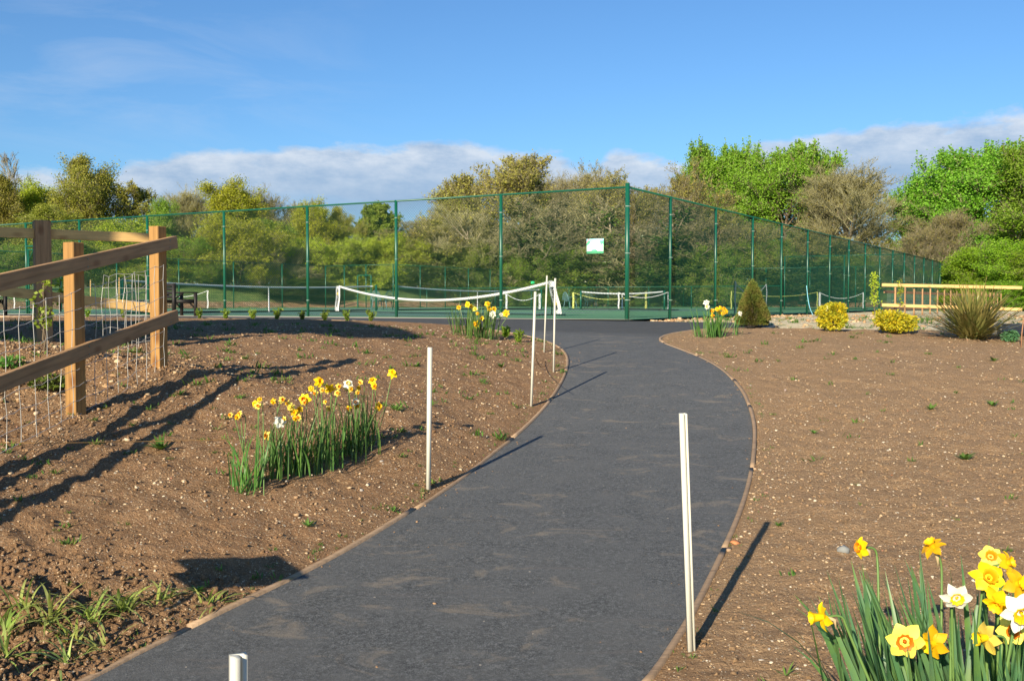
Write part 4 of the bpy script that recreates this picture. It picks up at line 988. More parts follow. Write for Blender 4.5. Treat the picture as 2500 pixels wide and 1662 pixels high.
def tennis_net(label, a, b, sag=.155, h=1.07, strap_at=.5):
    root = empty('tennis_net', (a[0], a[1], 0), label, 'net', 'full size tennis nets'); A = np.array(a); B = np.array(b)
    for p in (A, B):
        q = MB().prisms([p], [p+[0, 0, h+.02]], .045, .045, 10, True).build('post', M['green'], root)
    t = np.linspace(.005, .995, 150); z = h-sag*4*t*(1-t); top = A[None]*(1-t[:, None])+B[None]*t[:, None]; top[:, 2] = z
    mb = MB(); ribbon(mb, top[::3]-[0, 0, .03], .065); mb.build('headband', M['tapeg'], root)
    bot = top.copy(); bot[:, 2] = .04; mb = MB(); net_grid(mb, top, bot, .09, .0022); mb.build('net', M['net'], root)
    mb = MB(); ribbon(mb, bot[::5], .06, .004); mb.build('bottom_cord', M['net'], root)
    c = A*(1-strap_at)+B*strap_at; mb = MB(); ribbon(mb, [c+[0, 0, .02], c+[0, 0, h-sag]], .05, .012, (B-A)/np.linalg.norm(B-A)); mb.build('centre_strap', M['tape'], root)
nA0 = cw(17.4, 1.4); nA1 = cw(17.8, 14.6)
tennis_net('long tennis net on the left, behind the bench', nA0, nA1, .13)
tennis_net('second long tennis net in the middle, farther back', cw(17.5, 15.7), cw(17.5, 28.6), .15)
def mini_net(label, a, b, h, mat_t, sag=.3, tape=.07, banner=.14, text=False, lean=(0, 0), slack=.0, name='mini_tennis_net'):
    root = empty(name, (a[0], a[1], 0), label, 'net', 'portable mini nets'); A = np.array(a, float); B = np.array(b, float); u = (B-A)/np.linalg.norm(B-A); n = np.array([u[1], -u[0], 0])
    if n[1] > 0: n = -n
    fr = MB()
    for p, s in ((A, 1), (B, -1)):
        fr.prisms([p+[0, 0, .03]], [p+[0, 0, h]], .018, .018, 6, True); fr.prisms([p+[0, 0, .03]-n*.5], [p+[0, 0, .03]+n*.5], .018, .018, 6, True)
        fr.prisms([p+n*.5+[0, 0, .05]], [p+n*.5+[0, 0, -.0]], .05, .05, 8, True)
    fr.prisms([A+[0, 0, .03]], [B+[0, 0, .03]], .016, .016, 6); fr.build('frame', M['black'], root)
    t = np.linspace(0, 1, 40); top = A[None]*(1-t[:, None])+B[None]*t[:, None]; top[:, 2] = h-sag*4*t*(1-t)
    mb = MB(); ribbon(mb, top, tape); mb.build('top_tape', mat_t, root)
    for q, (p, s) in enumerate(((A, 1), (B, -1))):
        sh = lean[q]; b0 = p+[0, 0, .06]-u*s*0+u*sh; b1 = p+[0, 0, h+.01]
        zz = np.linspace(0, 1, 8); pts = b0[None]*(1-zz[:, None])+b1[None]*zz[:, None]; m = MB(); th = .006
        wv = .012*np.sin(zz*9+q*2)
        Lv = pts-u*banner/2+n*(.025+wv[:, None]); Rv = pts+u*banner/2+n*(.025+wv[:, None]); k = len(pts)
        V = np.concatenate([Lv, Rv, Rv-n*.008, Lv-n*.008]); i = np.arange(k-1)
        Q = np.concatenate([np.stack([i+j*k, i+((j+1) % 4)*k, i+1+((j+1) % 4)*k, i+1+j*k], 1) for j in range(4)])
        bn = m.add(V, Q=Q).build('side_banner', mat_t, root)
        if text:
            ax = (b1-b0)/np.linalg.norm(b1-b0); dirn = ax if q == 0 else -ax; perp = np.cross(n, dirn)
            side = np.array(Vector(perp)); lh = h*.62; ctr = (b0+b1)/2+n*.046
            sz = .17
            for txt, off in (('mwp.c', -.085), ('m', .285)):
                V, F = text_mesh(txt, sz); V = V*np.array([.95, 1, 1]); W = ctr[None]+dirn[None]*(V[:, 0:1]+off)+side[None]*V[:, 1:2]
                MB().add(W, N=F).build('lettering', M['ink'], bn)
            a_ = np.linspace(0, 2*np.pi, 20, endpoint=False); dc = ctr+dirn*.175
            MB().add([dc+dirn*.045*math.cos(x)+side*.045*math.sin(x) for x in a_], N=[list(range(20))]).build('yellow_ball_mark', M['ball'], bn)
    return root
g0 = lambda px, py: hit(px, py, lambda x, y: 0.0)
A_ = np.array(g0(828, 763)); B_ = np.array(g0(1347, 771))
mn = mini_net('nearest white taped mini net with printed side banners, sagging deeply', (A_[0], A_[1], 0), (B_[0], B_[1], 0), .93, M['tape'], .50, .075, .28, True, (-.12, .30))
MB().box(np.array(B_)*.93+np.array(A_)*.07+np.array([0, 0, .915]), (.10, .03, .075)).build('green_tag', M['mintpaint'], mn)
def mn2(label, p, q, h, mt, sag, ban=.11, tape=.030): 
    a = at(p[0], p[1], p[2]); b = at(q[0], q[1], q[2]); return mini_net(label, (a[0], a[1], 0), (b[0], b[1], 0), h, mt, sag, tape, ban)
mn2('far white mini net right of the middle fence post', (1237, 750, 48), (1318, 752, 47), .75, M['tapeg'], .30)
mn2('yellow taped mini net behind the corner post of the fence', (1400, 752, 52), (1577, 752, 50), .85, M['tapey'], .35)
mn2('white mini net crossing behind the corner post', (1511, 752, 49), (1633, 752, 45), .82, M['tape'], .25, .15)
mn2('white mini net behind the cone shaped conifer', (1793, 770, 29), (1870, 762, 34), .95, M['tapeg'], .35, .16)
mn2('second yellow taped mini net, right of the cone shaped conifer', (1785, 757, 46), (1995, 757, 50), .85, M['tapey'], .22)
mn2('faint white mini net at the right near the sapling', (2001, 757, 52), (2108, 757, 52), .85, M['tapeg'], .30)
mn2('far white mini net seen past the bench arm', (385, 748, 60), (508, 752, 52), .95, M['tape'], .3, .22)
mn2('far white mini net seen behind the dark wooden post', (-60, 748, 58), (36, 752, 52), .95, M['tape'], .3, .22)
# third net of the small court
tn = tennis_net('small dark net right of the leaning stakes, below the sign', tuple(at(1418, 757, 50)[:2])+(0,), tuple(at(1622, 756, 49)[:2])+(0,), .10, .90)

# ------------------------------------------------------------------ chairs and benches
def garden_chair(label, px, py, depth, rz, mt):
    p = at(px, py, depth); z = 0.01; root = empty('garden_chair', (p[0], p[1], z), label, 'chair', 'plastic garden chairs on the courts')
    c, s = math.cos(rz), math.sin(rz)
    def W(x, y, zz): return np.array([p[0]+x*c-y*s, p[1]+x*s+y*c, z+zz])
    m = MB(); 
    nst = 9; V = []
    for i in range(nst):
        x = -.23+.46*i/(nst-1); V += [W(x, -.22, .42+.012*math.cos(x*8)), W(x, .22, .41-.015*math.cos(x*5))]
    m.add(V, Q=[(2*i, 2*i+2, 2*i+3, 2*i+1) for i in range(nst-1)]); V2 = [v-np.array([0, 0, .02]) for v in V]; m.add(V2, Q=[(2*i+1, 2*i+3, 2*i+2, 2*i) for i in range(nst-1)]); m.build('seat', mt, root)
    m = MB(); arc = [W(.25*math.cos(a), .24+.06*math.sin(a)+.06, .44+.44*max(0, math.sin(a))) for a in np.linspace(math.pi, 0, 13)]
    m.poly(arc, .018, 6)
    for a in np.linspace(.35, 2.8, 9): m.prisms([W(.20*math.cos(a), .23, .42)], [W(.25*math.cos(a), .30+.06*math.sin(a), .44+.44*math.sin(a))], .012, .012, 5)
    m.build('backrest', mt, root)
    for sx in (-1, 1):
        MB().poly([W(sx*.26, -.20, .42), W(sx*.27, -.21, .60), W(sx*.28, -.12, .65), W(sx*.27, .10, .65), W(sx*.25, .26, .60)], .016, 6).build('armrest', mt, root)
        for sy in (-1, 1): MB().prisms([W(sx*.21, sy*.20, .42)], [W(sx*.26, sy*.25, 0)], .022, .016, 6, True).build('leg', mt, root)
garden_chair('dark green garden chair behind the wooden corner post', 340, 775, 31, 2.6, M['chair'])
garden_chair('left grey-green garden chair by the end of the left net', 926, 757, 46, .6, M['chairg'])
garden_chair('right dark garden chair by the end of the left net, next to a grey-green one', 940, 755, 48, -.5, M['chair'])
garden_chair('grey-green garden chair facing left beside the yellow taped net', 1392, 753, 55, 2.2, M['chairg'])
garden_chair('dark green garden chair behind the small dark net', 1442, 754, 54, .2, M['chair'])
def bench(label, pts_near, rz, origin):
    root = empty('garden_bench', origin, label, 'bench', 'dark garden benches')
    c, s = math.cos(rz), math.sin(rz); o = np.array(origin)
    def W(x, y, z): return o+np.array([x*c-y*s, x*s+y*c, z])
    Mz = Matrix.Rotation(rz, 3, 'Z')
    def bx(m, x, y, z, a, b, h): m.box(W(x, y, z), (a, b, h), rz)
    for k in range(5): m = MB(); bx(m, 0, -.20+.10*k, .42, 1.5, .08, .022); m.build('seat_slat', M['dark'], root)
    for k in range(4): m = MB(); bx(m, 0, .27+.01*k, .50+.100*k, 1.5, .03, .08); m.build('back_slat', M['dark'], root)
    for sx in (-.72, .72):
        m = MB(); bx(m, sx, -.26, .30, .075, .075, .60); m.build('leg', M['dark'], root)
        m = MB(); bx(m, sx, .28, .42, .075, .085, .84); m.build('leg', M['dark'], root)
        m = MB(); bx(m, sx, -.01, .61, .07, .62, .03); m.build('armrest', M['dark'], root)
        m = MB(); bx(m, sx, 0, .385, .06, .52, .10); m.prisms([W(sx, .24, .46)], [W(sx, .05, .59)], .02, .02, 4); m.prisms([W(sx, -.24, .20)], [W(sx, -.10, .36)], .02, .02, 4); m.build('side_frame', M['dark'], root)
q = at(420, 768, 27.2); bench('dark stained wooden garden bench with its arm showing right of the wooden corner post', None, R_(121.5), (-8.75, 27.05, .01))
q = at(-62, 768, 27.5); bench('dark garden bench cut by the left edge behind the wooden fence', None, R_(60), (q[0]-.3, q[1]+.6, .01))

# ------------------------------------------------------------------ wooden post and rail fence with stock netting (left)
def wood_fence():
    root = empty('post_and_rail_fence', (-3.11, 7.33, fT(-3.11, 7.33)), 'sunlit timber post and rail fence with wire stock netting in the left foreground', 'fence', 'timber fences on the left')
    fr = Vector((.135, .991, 0)).normalized()
    line_x = lambda y: -2.94-.136*(8.58-y)
    rail_z = lambda y: .86+(y-8.58)*.163
    for y in (8.58, 7.33, 5.60, 3.95, 2.2):
        x = line_x(y); zg = float(soil_z(np.array([x]), np.array([y]))[0]); top = rail_z(y)+(.145 if y > 6 else .13)
        beam('post', (x, y, zg-.08), (x, y, top), .10, .10, M['post'], root, .005, roll_dir=(math.cos(R_(66)), math.sin(R_(66)), 0))
    off = Vector((.991, -.135, 0))*.085
    for dz in (0, -.62):
        a = Vector((line_x(8.72), 8.72, rail_z(8.72)+dz))+off; b = Vector((line_x(6.2), 6.2, rail_z(6.2)+dz))+off
        beam('rail', b, a, .042, .104, M['rail'], root, .003)
        a2 = Vector((line_x(6.19), 6.19, rail_z(6.19)+dz))+off; b2 = Vector((line_x(3.8), 3.8, rail_z(3.8)+dz))+off
        beam('rail', b2, a2, .042, .104, M['rail'], root, .003)
        for yy in (8.58, 7.33):
            q = Vector((line_x(yy), yy, rail_z(yy)+dz))+off*1.26; nm = MB()
            for k_ in (-.028, .028): nm.prisms([np.array(q)+[0, 0, k_]], [np.array(q)+np.array([.991, -.135, 0])*.004+[0, 0, k_]], .005, .005, 8, True)
            nm.build('nail_heads', M['band'], root)
        a3 = Vector((line_x(3.79), 3.79, rail_z(3.79)+dz))+off; b3 = Vector((line_x(1.5), 1.5, rail_z(1.5)+dz+.1))+off
        beam('rail', b3, a3, .042, .104, M['rail'], root, .003)
    # netting on the inner side of the rails
    rs = np.random.RandomState(9); m = MB(); ys = np.arange(3.9, 8.66, .15); hs = [.03, .13, .24, .36, .50, .64, .78, .90]
    P_ = {}
    for i, y in enumerate(ys):
        for j, h in enumerate(hs):
            x = line_x(y)+.055; P_[i, j] = np.array([x+rs.normal(0, .004), y+rs.normal(0, .004)+.006*math.sin(j*2+i), fT(x, y)*.35+(rail_z(y)-1.09)*.65+h+rs.normal(0, .006)])
    for i in range(len(ys)):
        for j in range(len(hs)-1): m.prisms([P_[i, j]], [P_[i, j+1]], .0024, .0024, 4)
        if i < len(ys)-1:
            for j in range(len(hs)):
                a, b = P_[i, j], P_[i+1, j]; mid = (a+b)/2+[0, 0, rs.normal(-.006, .004)]
                m.prisms([a, mid], [mid, b], .0021, .0021, 4)
        for j in range(len(hs)): m.prisms([P_[i, j]-[0, 0, .006]], [P_[i, j]+[0, 0, .006]], .0032, .0032, 5)
    m.build('stock_netting', M['wire'], root)
    # back run
    r2 = empty('post_and_rail_fence', (-4.7, 10.35, 0), 'timber rail fence behind, with a thick dark shaded post', 'fence', 'timber fences on the left')
    ln = lambda px: (10.9+(px-373)*(10.9-10.1)/373)
    def B(px, z): d = ln(px); return Vector(((px-1250)/FPX*d*1.0, d, z))
    for px, z0, z1, wdt in ((106, -.2, 1.19, .15), (388, -.3, 1.10, .10), (-330, -.2, 1.19, .12)):
        q = B(px, 0); beam('post', (q.x, q.y, z0), (q.x, q.y, z1), wdt, wdt, M['oldpost'], r2, .006, roll_dir=(.83, .55, 0))
    for a, b in (((400, 1.055), (-330, 1.065)), ((400, .30), (-330, .62))):
        pa = B(a[0], a[1]); pb = B(b[0], b[1]); o = Vector((-.3, .95, 0))*.075; beam('rail', pb+o, pa+o, .038, .098, M['newrail'], r2, .003)
    m = MB(); 
    xs_ = np.linspace(390, 250, 9); hs = [0, .12, .25, .38, .52, .66, .8]; Q_ = {}
    for i, px in enumerate(xs_):
        for j, h in enumerate(hs):
            q = B(px, 0); Q_[i, j] = np.array([q.x+.04+rs.normal(0, .006), q.y-.09+rs.normal(0, .012), -.14+h+rs.normal(0, .01)])
    for i in range(len(xs_)):
        for j in range(len(hs)-1): m.prisms([Q_[i, j]], [Q_[i, j+1]], .0024, .0024, 4)
        if i: 
            for j in range(len(hs)): m.prisms([Q_[i-1, j]], [Q_[i, j]], .0022, .0022, 4)
    m.build('stock_netting', M['wire'], r2)
wood_fence()

# ------------------------------------------------------------------ white plastic stakes beside the path
def stake(label, bx, by, tx, ty, h, kind, size, rz, slots=False):
    """U section stake; base spot, top spot in the survey photo (2359 wide), height in metres"""
    b = hit(bx*K, by*K, fT); d = ray(tx*K, ty*K); t = at(tx*K, ty*K, b[1]-.0)
    root = empty('white_stake', (b[0], b[1], b[2]-.05), label, 'stake', 'white plastic stakes along the path')
    B_ = np.array([b[0], b[1], b[2]-.06]); T_ = np.array(t); ax = (T_-B_)/np.linalg.norm(T_-B_)
    s = size
    if kind == 'u': prof = [(-s/2, -s/2), (s*.10, -s/2), (s*.10, s*.34), (s*.30, s*.34), (s*.30, -s/2), (s/2, -s/2), (s/2, s/2), (-s/2, s/2)]
    else: prof = [(-s/2, -s/2), (s/2, -s/2), (s/2, s/2), (-s/2, s/2)]
    c, sn = math.cos(rz), math.sin(rz); e1 = np.array([c, sn, 0]); e2 = np.array([-sn, c, 0])
    V = [P0+e1*x+e2*y for P0 in (B_, T_) for x, y in prof]; n = len(prof)
    MB().add(V, Q=[(i, (i+1) % n, n+(i+1) % n, n+i) for i in range(n)], N=[list(range(n, 2*n)), list(range(n))[::-1]]).build('profile', M['upvc'], root)
    if slots:
        m = MB(); Lh = np.linalg.norm(T_-B_)
        for k in range(7): m.box(B_+ax*(Lh*(.09+.145*k))+e1*(s/2+.0006), (.003, .007, .012), rz)
        m.build('peg_slots', M['ink'], root)
    return root
stake('nearest white channel stake, at the right edge of the path', 1594, 1505, 1573, 952, 1, 'u', .031, R_(4))
stake('white square stake with peg slots between the daffodil row and the path', 986, 1130, 990, 800, 1, 's', .028, R_(24), True)
stake('leaning white stake nearest of the three by the bend, left of the other two', 1223, 938, 1233, 672, 1, 's', .021, R_(20))
stake('white stake farthest right of the three by the bend', 1275, 857, 1279, 641, 1, 's', .019, R_(20))
stake('farthest and tallest looking white stake, in the middle of the three by the bend', 1253, 811, 1260, 635, 1, 's', .018, R_(20))
b6 = (-.56, 2.05); z6 = fT(*b6)
r6 = empty('white_stake', (b6[0], b6[1], z6), 'white channel stake whose top pokes in at the bottom edge of the picture', 'stake', 'white plastic stakes along the path')
def stake6():
    s = .034; prof = [(-s/2, -s/2), (-s*.0, -s/2), (-s*.0, s*.15), (s*.2, s*.15), (s*.2, -s*.1), (s/2, -s*.1), (s/2, s/2), (-s/2, s/2)]; n = len(prof)
    t = at(583, 1600, 2.05); a = R_(25); e1 = np.array([math.cos(a), math.sin(a), 0]); e2 = np.array([-math.sin(a), math.cos(a), 0])
    V = [np.array([b6[0], b6[1], z6-.05])+e1*x+e2*y for x, y in prof]+[np.array(t)+e1*x+e2*y for x, y in prof]
    MB().add(V, Q=[(i, (i+1) % n, n+(i+1) % n, n+i) for i in range(n)], N=[list(range(n, 2*n)), list(range(n))[::-1]]).build('profile', M['upvc'], r6)
stake6()
# twine round the stakes and across the bed
def twine(name, pts, r, label, mt=None):
    mb = MB().poly(smooth_poly(pts, 2), r, 5); o = mb.build(name, mt or M['twine'], origin=tuple(pts[0])); tag(o, label, 'string'); return o
twine('garden_twine', [np.array(at(-80, 1080, 5.9)), np.array(at(150, 1081, 6.1)), np.array(at(330, 1078, 6.6)), np.array(at(560, 1072, 7.0))], .0022, 'thin brown twine stretched low across the left bed')
sa = np.array(at(1308, 875, 9.9)); sb = np.array(at(1331, 882, 13)); twine('garden_twine', [sa, sa*.5+sb*.5+np.array([0, 0, -.10]), sb], .004, 'slack brown string hanging between the leaning white stakes')
twine('pale_blue_rope', [np.array(at(1969, 697, 29)), np.array(at(1972, 725, 29)), np.array(at(1976, 750, 28.8)), np.array(at(1984, 768, 28.4))], .012, 'pale blue rope hanging from the right hand fence above the golden bush', M['hose'])

# ------------------------------------------------------------------ daffodils
rsd = np.random.RandomState(77)
GY, GO, PW, PP = M['p_yellow'], M['c_orange'], M['p_white'], M['p_pale']; CG = M['c_gold']
# foreground clump at the lower right
bfg = [(x, y, fT(x, y)) for x, y in [(1.18+rsd.normal(0, .02)+.17*(i % 5), 2.75+.17*(i//5)+rsd.normal(0, .03)) for i in range(20)]]
fl = []
def F(px, py, dp, face, R, pm, cm, tl): fl.append((at(px, py, dp), face, R*.93, pm, cm, tl))
F(2103, 1336, 3.35, (-.9, -.3, .1), .042, GY, GO, .7)
F(2279, 1337, 3.35, (-.5, -.2, .75), .048, GY, CG, 1.1)
F(2418, 1360, 3.30, (-.2, -.7, .5), .046, PP, GO, .8)
F(2412, 1412, 3.05, (-.1, -.75, .45), .058, GY, CG, 1.0)
F(2012, 1505, 2.80, (-1, -.15, -.02), .048, GY, GY, 1.4)
F(2335, 1456, 3.05, (-.15, -.8, -.25), .052, PW, CG, .5)
F(2208, 1563, 2.72, (-.25, -1, .0), .058, PP, GO, .5)
F(2283, 1568, 2.82, (-.85, -.45, -.1), .052, GY, GY, 1.2)
F(2412, 1555, 2.85, (-1, -.25, 0), .050, PP, GY, 1.3)
F(2438, 1468, 2.95, (-.5, -.5, -.3), .052, GY, CG, 1.0)
F(2492, 1492, 2.75, (-.3, -1, -.1), .060, PW, GY, 1.1)
F(2480, 1425, 2.95, (.3, -.7, .3), .050, GY, CG, 1.0)
F(2470, 1540, 2.90, (-.2, -.8, .2), .050, PP, GO, .8)
F(2455, 1375, 3.1, (.5, -.5, .3), .045, GY, CG, .9)
daffodils('daffodil_clump', 'large clump of yellow and white daffodils in the lower right corner', bfg, 340, fl, (.45, .76), .034, 5, M['l_daffy'], 'daffodil clumps', .0045, .045, .13, .35)
# the row on the left bed: clumps along a line
def bpt(xd, yd): return hit(xd*K, yd*K, fT)
clumps = [
 ((572, 1128), [((553, 953), (-.6, -.8, .2), .022, PP, CG), ((546, 960), (-.3, -.9, .1), .020, GY, CG), ((594, 935), (.2, -.9, .2), .022, PP, GO), ((598, 920), (-.2, -.8, .4), .018, GY, CG)], 24, 'leftmost clump of the long daffodil row, with small yellow flowers at its left'),
 ((625, 1108), [((644, 972), (.3, -.5, .2), .040, PW, PW), ((615, 1003), (-.3, -.8, .1), .030, PP, GO)], 30, 'clump of the daffodil row carrying a lone white flower with an orange one below'),
 ((662, 1095), [((670, 938), (-.2, -.7, .3), .030, PP, PP), ((678, 950), (.3, -.8, .1), .028, GY, CG), ((664, 930), (-.7, -.4, .2), .026, PP, CG)], 22, 'clump of the daffodil row with pale cream drooping flowers'),
 ((712, 1085), [((702, 919), (-.1, -1, 0), .042, GY, GO), ((735, 879), (.5, -.6, .2), .042, GY, CG), ((727, 905), (-.5, -.8, 0), .024, PP, GO), ((742, 898), (.3, -.9, .0), .020, PP, GO)], 28, 'clump of the daffodil row with a broad golden flower facing the viewer'),
 ((752, 1070), [((760, 893), (-.1, -.5, -.5), .042, GY, GY), ((780, 890), (.4, -.8, 0), .024, PP, GO), ((777, 905), (.2, -.9, .1), .024, PP, GO)], 24, 'clump of the daffodil row with a bright yellow nodding flower'),
 ((800, 1058), [((802, 884), (.1, -.8, .3), .036, PW, PP), ((808, 896), (.4, -.7, .1), .024, PP, CG), ((820, 925), (0, -1, 0), .026, PW, GO), ((804, 940), (-.3, -.9, 0), .022, GY, GO)], 30, 'clump of the daffodil row topped by a double white flower'),
 ((842, 1035), [((858, 877), (-.3, -.7, .5), .034, GY, CG), ((862, 890), (.3, -.8, .1), .026, GY, GO), ((904, 860), (.3, -.7, .4), .040, GY, CG), ((872, 936), (.6, -.6, .2), .036, GY, GY)], 30, 'rightmost clump of the long daffodil row, its highest flower leaning out to the right'),
]
for i, (bp, fls, nl, lab) in enumerate(clumps):
    b = bpt(*bp); bs = [(b[0]+rsd.normal(0, .05), b[1]+rsd.normal(0, .09), b[2]-.0) for _ in range(5)]
    ff = [(at(x*K, y*K, b[1]+rsd.uniform(-.06, .10)), f, R*1.08, pm, cm, 1.0) for ((x, y), f, R, pm, cm) in fls]
    ff += [((b[0]+rsd.normal(0, .09), b[1]+rsd.normal(0, .06), b[2]+rsd.uniform(.38, .54)), (rsd.uniform(-.6, .6), -.8, rsd.uniform(-.1, .4)), rsd.uniform(.018, .028), [GY, PP, PP, GY][q % 4], [CG, GO, CG, GO][q % 4], 1.0) for q in range(2+i % 2)]
    daffodils('daffodil_clump', lab, bs, int(nl*1.6), ff, (.24, .50), .013, 20+i, M['l_daff'], 'daffodil clumps', .003, .04, .27)
b = bpt(1100, 780); bs = [(b[0]+rsd.normal(0, .13), b[1]+rsd.normal(0, .12), b[2]) for _ in range(12)]
ff = [(at(x*K, y*K, b[1]+rsd.uniform(-.1, .1)), (rsd.uniform(-.5, .5), -.8, .2), R, pm, cm, .9) for x, y, R, pm, cm in
      [(1077, 701, .05, GY, CG), (1085, 706, .04, GY, CG), (1094, 712, .04, PP, CG), (1100, 722, .035, GY, CG), (1123, 700, .05, GY, GO), (1127, 711, .045, GY, CG), (1138, 712, .045, GY, CG), (1135, 724, .06, PW, PW), (1166, 722, .065, GY, CG), (1098, 747, .065, GY, CG), (1057, 708, .04, GY, GO), (1110, 733, .04, GY, CG), (1155, 725, .04, PW, PW)]]
daffodils('daffodil_clump', 'tall daffodil clump at the far end of the left bed before the court', bs, 110, ff, (.35, .66), .018, 41, M['l_daff'], 'daffodil clumps', .004, .05, .14, .3)
b = bpt(1655, 775); bs = [(b[0]+rsd.normal(0, .17), b[1]+rsd.normal(0, .12), b[2]) for _ in range(10)]
ff = [(at(x*K, y*K, b[1]+rsd.uniform(-.1, .1)), (rsd.uniform(-.5, .5), -.8, .2), R, pm, cm, .9) for x, y, R, pm, cm in
      [(1627, 697, .055, PW, PW), (1629, 707, .045, PW, PP), (1640, 716, .045, GY, CG), (1652, 712, .045, GY, CG), (1660, 710, .045, GY, CG), (1668, 712, .045, GY, CG), (1672, 718, .045, GY, CG), (1665, 722, .04, GY, CG), (1642, 727, .045, GY, GO), (1705, 722, .045, PW, PW), (1657, 720, .04, GY, CG)]]
daffodils('daffodil_clump', 'daffodil clump on the right bed in front of the cone shaped conifer', bs, 90, ff, (.28, .55), .018, 42, M['l_daff'], 'daffodil clumps', .004, .05, .18, .4)

# ------------------------------------------------------------------ drooping strap leaved plants, lower left
for i, (x, y, n, L_, lab) in enumerate([
  (55, 1400, 16, .26, 'upright pale green strap leaved plant at the left edge, topmost of its group'),
  (110, 1430, 20, .30, 'strap leaved plant arching right, just right of the topmost one at the left edge'),
  (205, 1425, 14, .30, 'strap leaved plant with one tall upright blade'),
  (285, 1400, 26, .26, 'flattened strap leaved plant, the widest of the group'),
  (375, 1385, 16, .24, 'strap leaved plant with looping leaves near the small shadow'),
  (487, 1395, 14, .22, 'small low strap leaved plant nearest the path edge'),
  (160, 1475, 14, .18, 'short strap leaved plant in the middle of the lower row'),
  (235, 1495, 16, .22, 'strap leaved plant lying to the left in the lower row'),
  (150, 1530, 16, .24, 'strap leaved plant in the lower row pointing up to the right'),
  (5, 1520, 12, .24, 'strap leaved plant cut by the left edge in the lower corner'),
  (12, 1455, 12, .26, 'strap leaved plant cut by the left edge below the topmost one')]):
    b = bpt(x, y); root = empty('strap_leaf_plant', b, lab, 'plant', 'strap leaved plants in the lower left corner'); m = MB(); rs = np.random.RandomState(200+i); az0 = rs.rand()*6.28
    for k in range(n):
        az = az0+rs.normal(0, 1.1) if i in (3, 7) else rs.rand()*6.28
        strap(m, np.array(b)+[rs.normal(0, .02), rs.normal(0, .02), -.01], az, rs.uniform(.25, 1.15), L_*rs.uniform(.55, 1.1), .012*rs.uniform(.7, 1.3), rs.uniform(.8, 2.2), rs.normal(0, .8), 8)
    m.build('leaves', M['l_strap'], root, smooth=True)

# ------------------------------------------------------------------ weeds scattered on the soil (uncountable) and a few larger single ones
def sprig(m, b, size, rs, n=14):
    for k in range(n):
        az = rs.rand()*6.28; strap(m, np.array(b)+[rs.normal(0, size*.35), rs.normal(0, size*.22), 0], az, rs.uniform(.5, 1.3), size*rs.uniform(.4, 1), size*.16, rs.uniform(0, .6), 0, 2, .1)
m = MB(); rs = np.random.RandomState(61); cnt = 0
while cnt < 620:
    y = rs.uniform(3, 18) if rs.rand() < .6 else rs.uniform(7, 17.5); x = rs.uniform(-.58*y-.5, .55*y)
    if x > 1 and rs.rand() < .72: continue
    X = np.array([x]); Y = np.array([y])
    if inside(X, Y, path_poly)[0] or seg_dist(X, Y, path_poly, True)[0] < .05: continue
    s = rs.uniform(.03, .075)*(1 if y < 8 else 1.5); sprig(m, (x, y, float(soil_z(X, Y)[0])), s, rs, rs.randint(6, 18)); cnt += 1
for e in range(240):                                         # along the board edges
    c = Lc if rs.rand() < .7 else Rc; q = c[rs.randint(12, len(c)-14)]; d = rs.uniform(.05, .16)*(-1 if c is Lc else 1); x, y = q[0]+d, q[1]+rs.normal(0, .08)
    X = np.array([x]); Y = np.array([y])
    if not inside(X, Y, path_poly)[0] and y > 3: sprig(m, (x, y, float(soil_z(X, Y)[0])), rs.uniform(.015, .04), rs, 7)
for e in range(260):
    x = rs.uniform(4.5, 17); y = rs.uniform(18.5, 27)
    if (x-CX)*.866-(y-CY)*.5 < .2: continue
    sprig(m, (x, y, float(gravel_z(np.array([x]), np.array([y]))[0])), rs.uniform(.06, .16), rs, 12)
tag(m.build('weeds', M['weed'], smooth=True), 'scattered small green weeds on the bare soil', kind='stuff')
def weed(x, y, s, lab, kind=0):
    b = bpt(x, y); z = float(soil_z(np.array([b[0]]), np.array([b[1]]))[0]); b = (b[0], b[1], z)
    root = empty('weed', b, lab, 'weed', 'single weeds on the soil'); m = MB(); rs = np.random.RandomState(int(x)); 
    for k in range(16):
        az = rs.rand()*6.28; strap(m, b, az, rs.uniform(.6, 1.2), s*rs.uniform(.6, 1.2), s*.22, rs.uniform(.2, .9), 0, 4, .2, .3)
    m.build('leaves', M['weed'], root, smooth=True)
weed(370, 1042, .13, 'broad leaved green weed below the fence shadow in the left bed'); weed(915, 955, .10, 'low green weed tuft right of the long daffodil row')
weed(2287, 935, .10, 'single bright green weed high on the right bed near the edge'); weed(2222, 1068, .12, 'spreading green weed in the middle of the right bed')
weed(1793, 1220, .05, 'tiny green weed at the tip of the near stake shadow'); weed(1875, 1003, .06, 'small green weed in the middle left of the right bed')
weed(2290, 835, .11, 'upright green weed at the top of the right bed'); weed(415, 915, .07, 'small green weed inside the fence shadow crossing')
weed(2145, 947, .10, 'flat green weed in the upper right bed'); weed(710, 1215, .06, 'small green weed between the daffodil row and the path'); weed(455, 1370, .06, 'bright green weed beside the low strap leaved plant')
weed(1155, 842, .10, 'low green weed on the left bed by the path bend'); weed(960, 840, .09, 'green weed tuft above the white square stake')
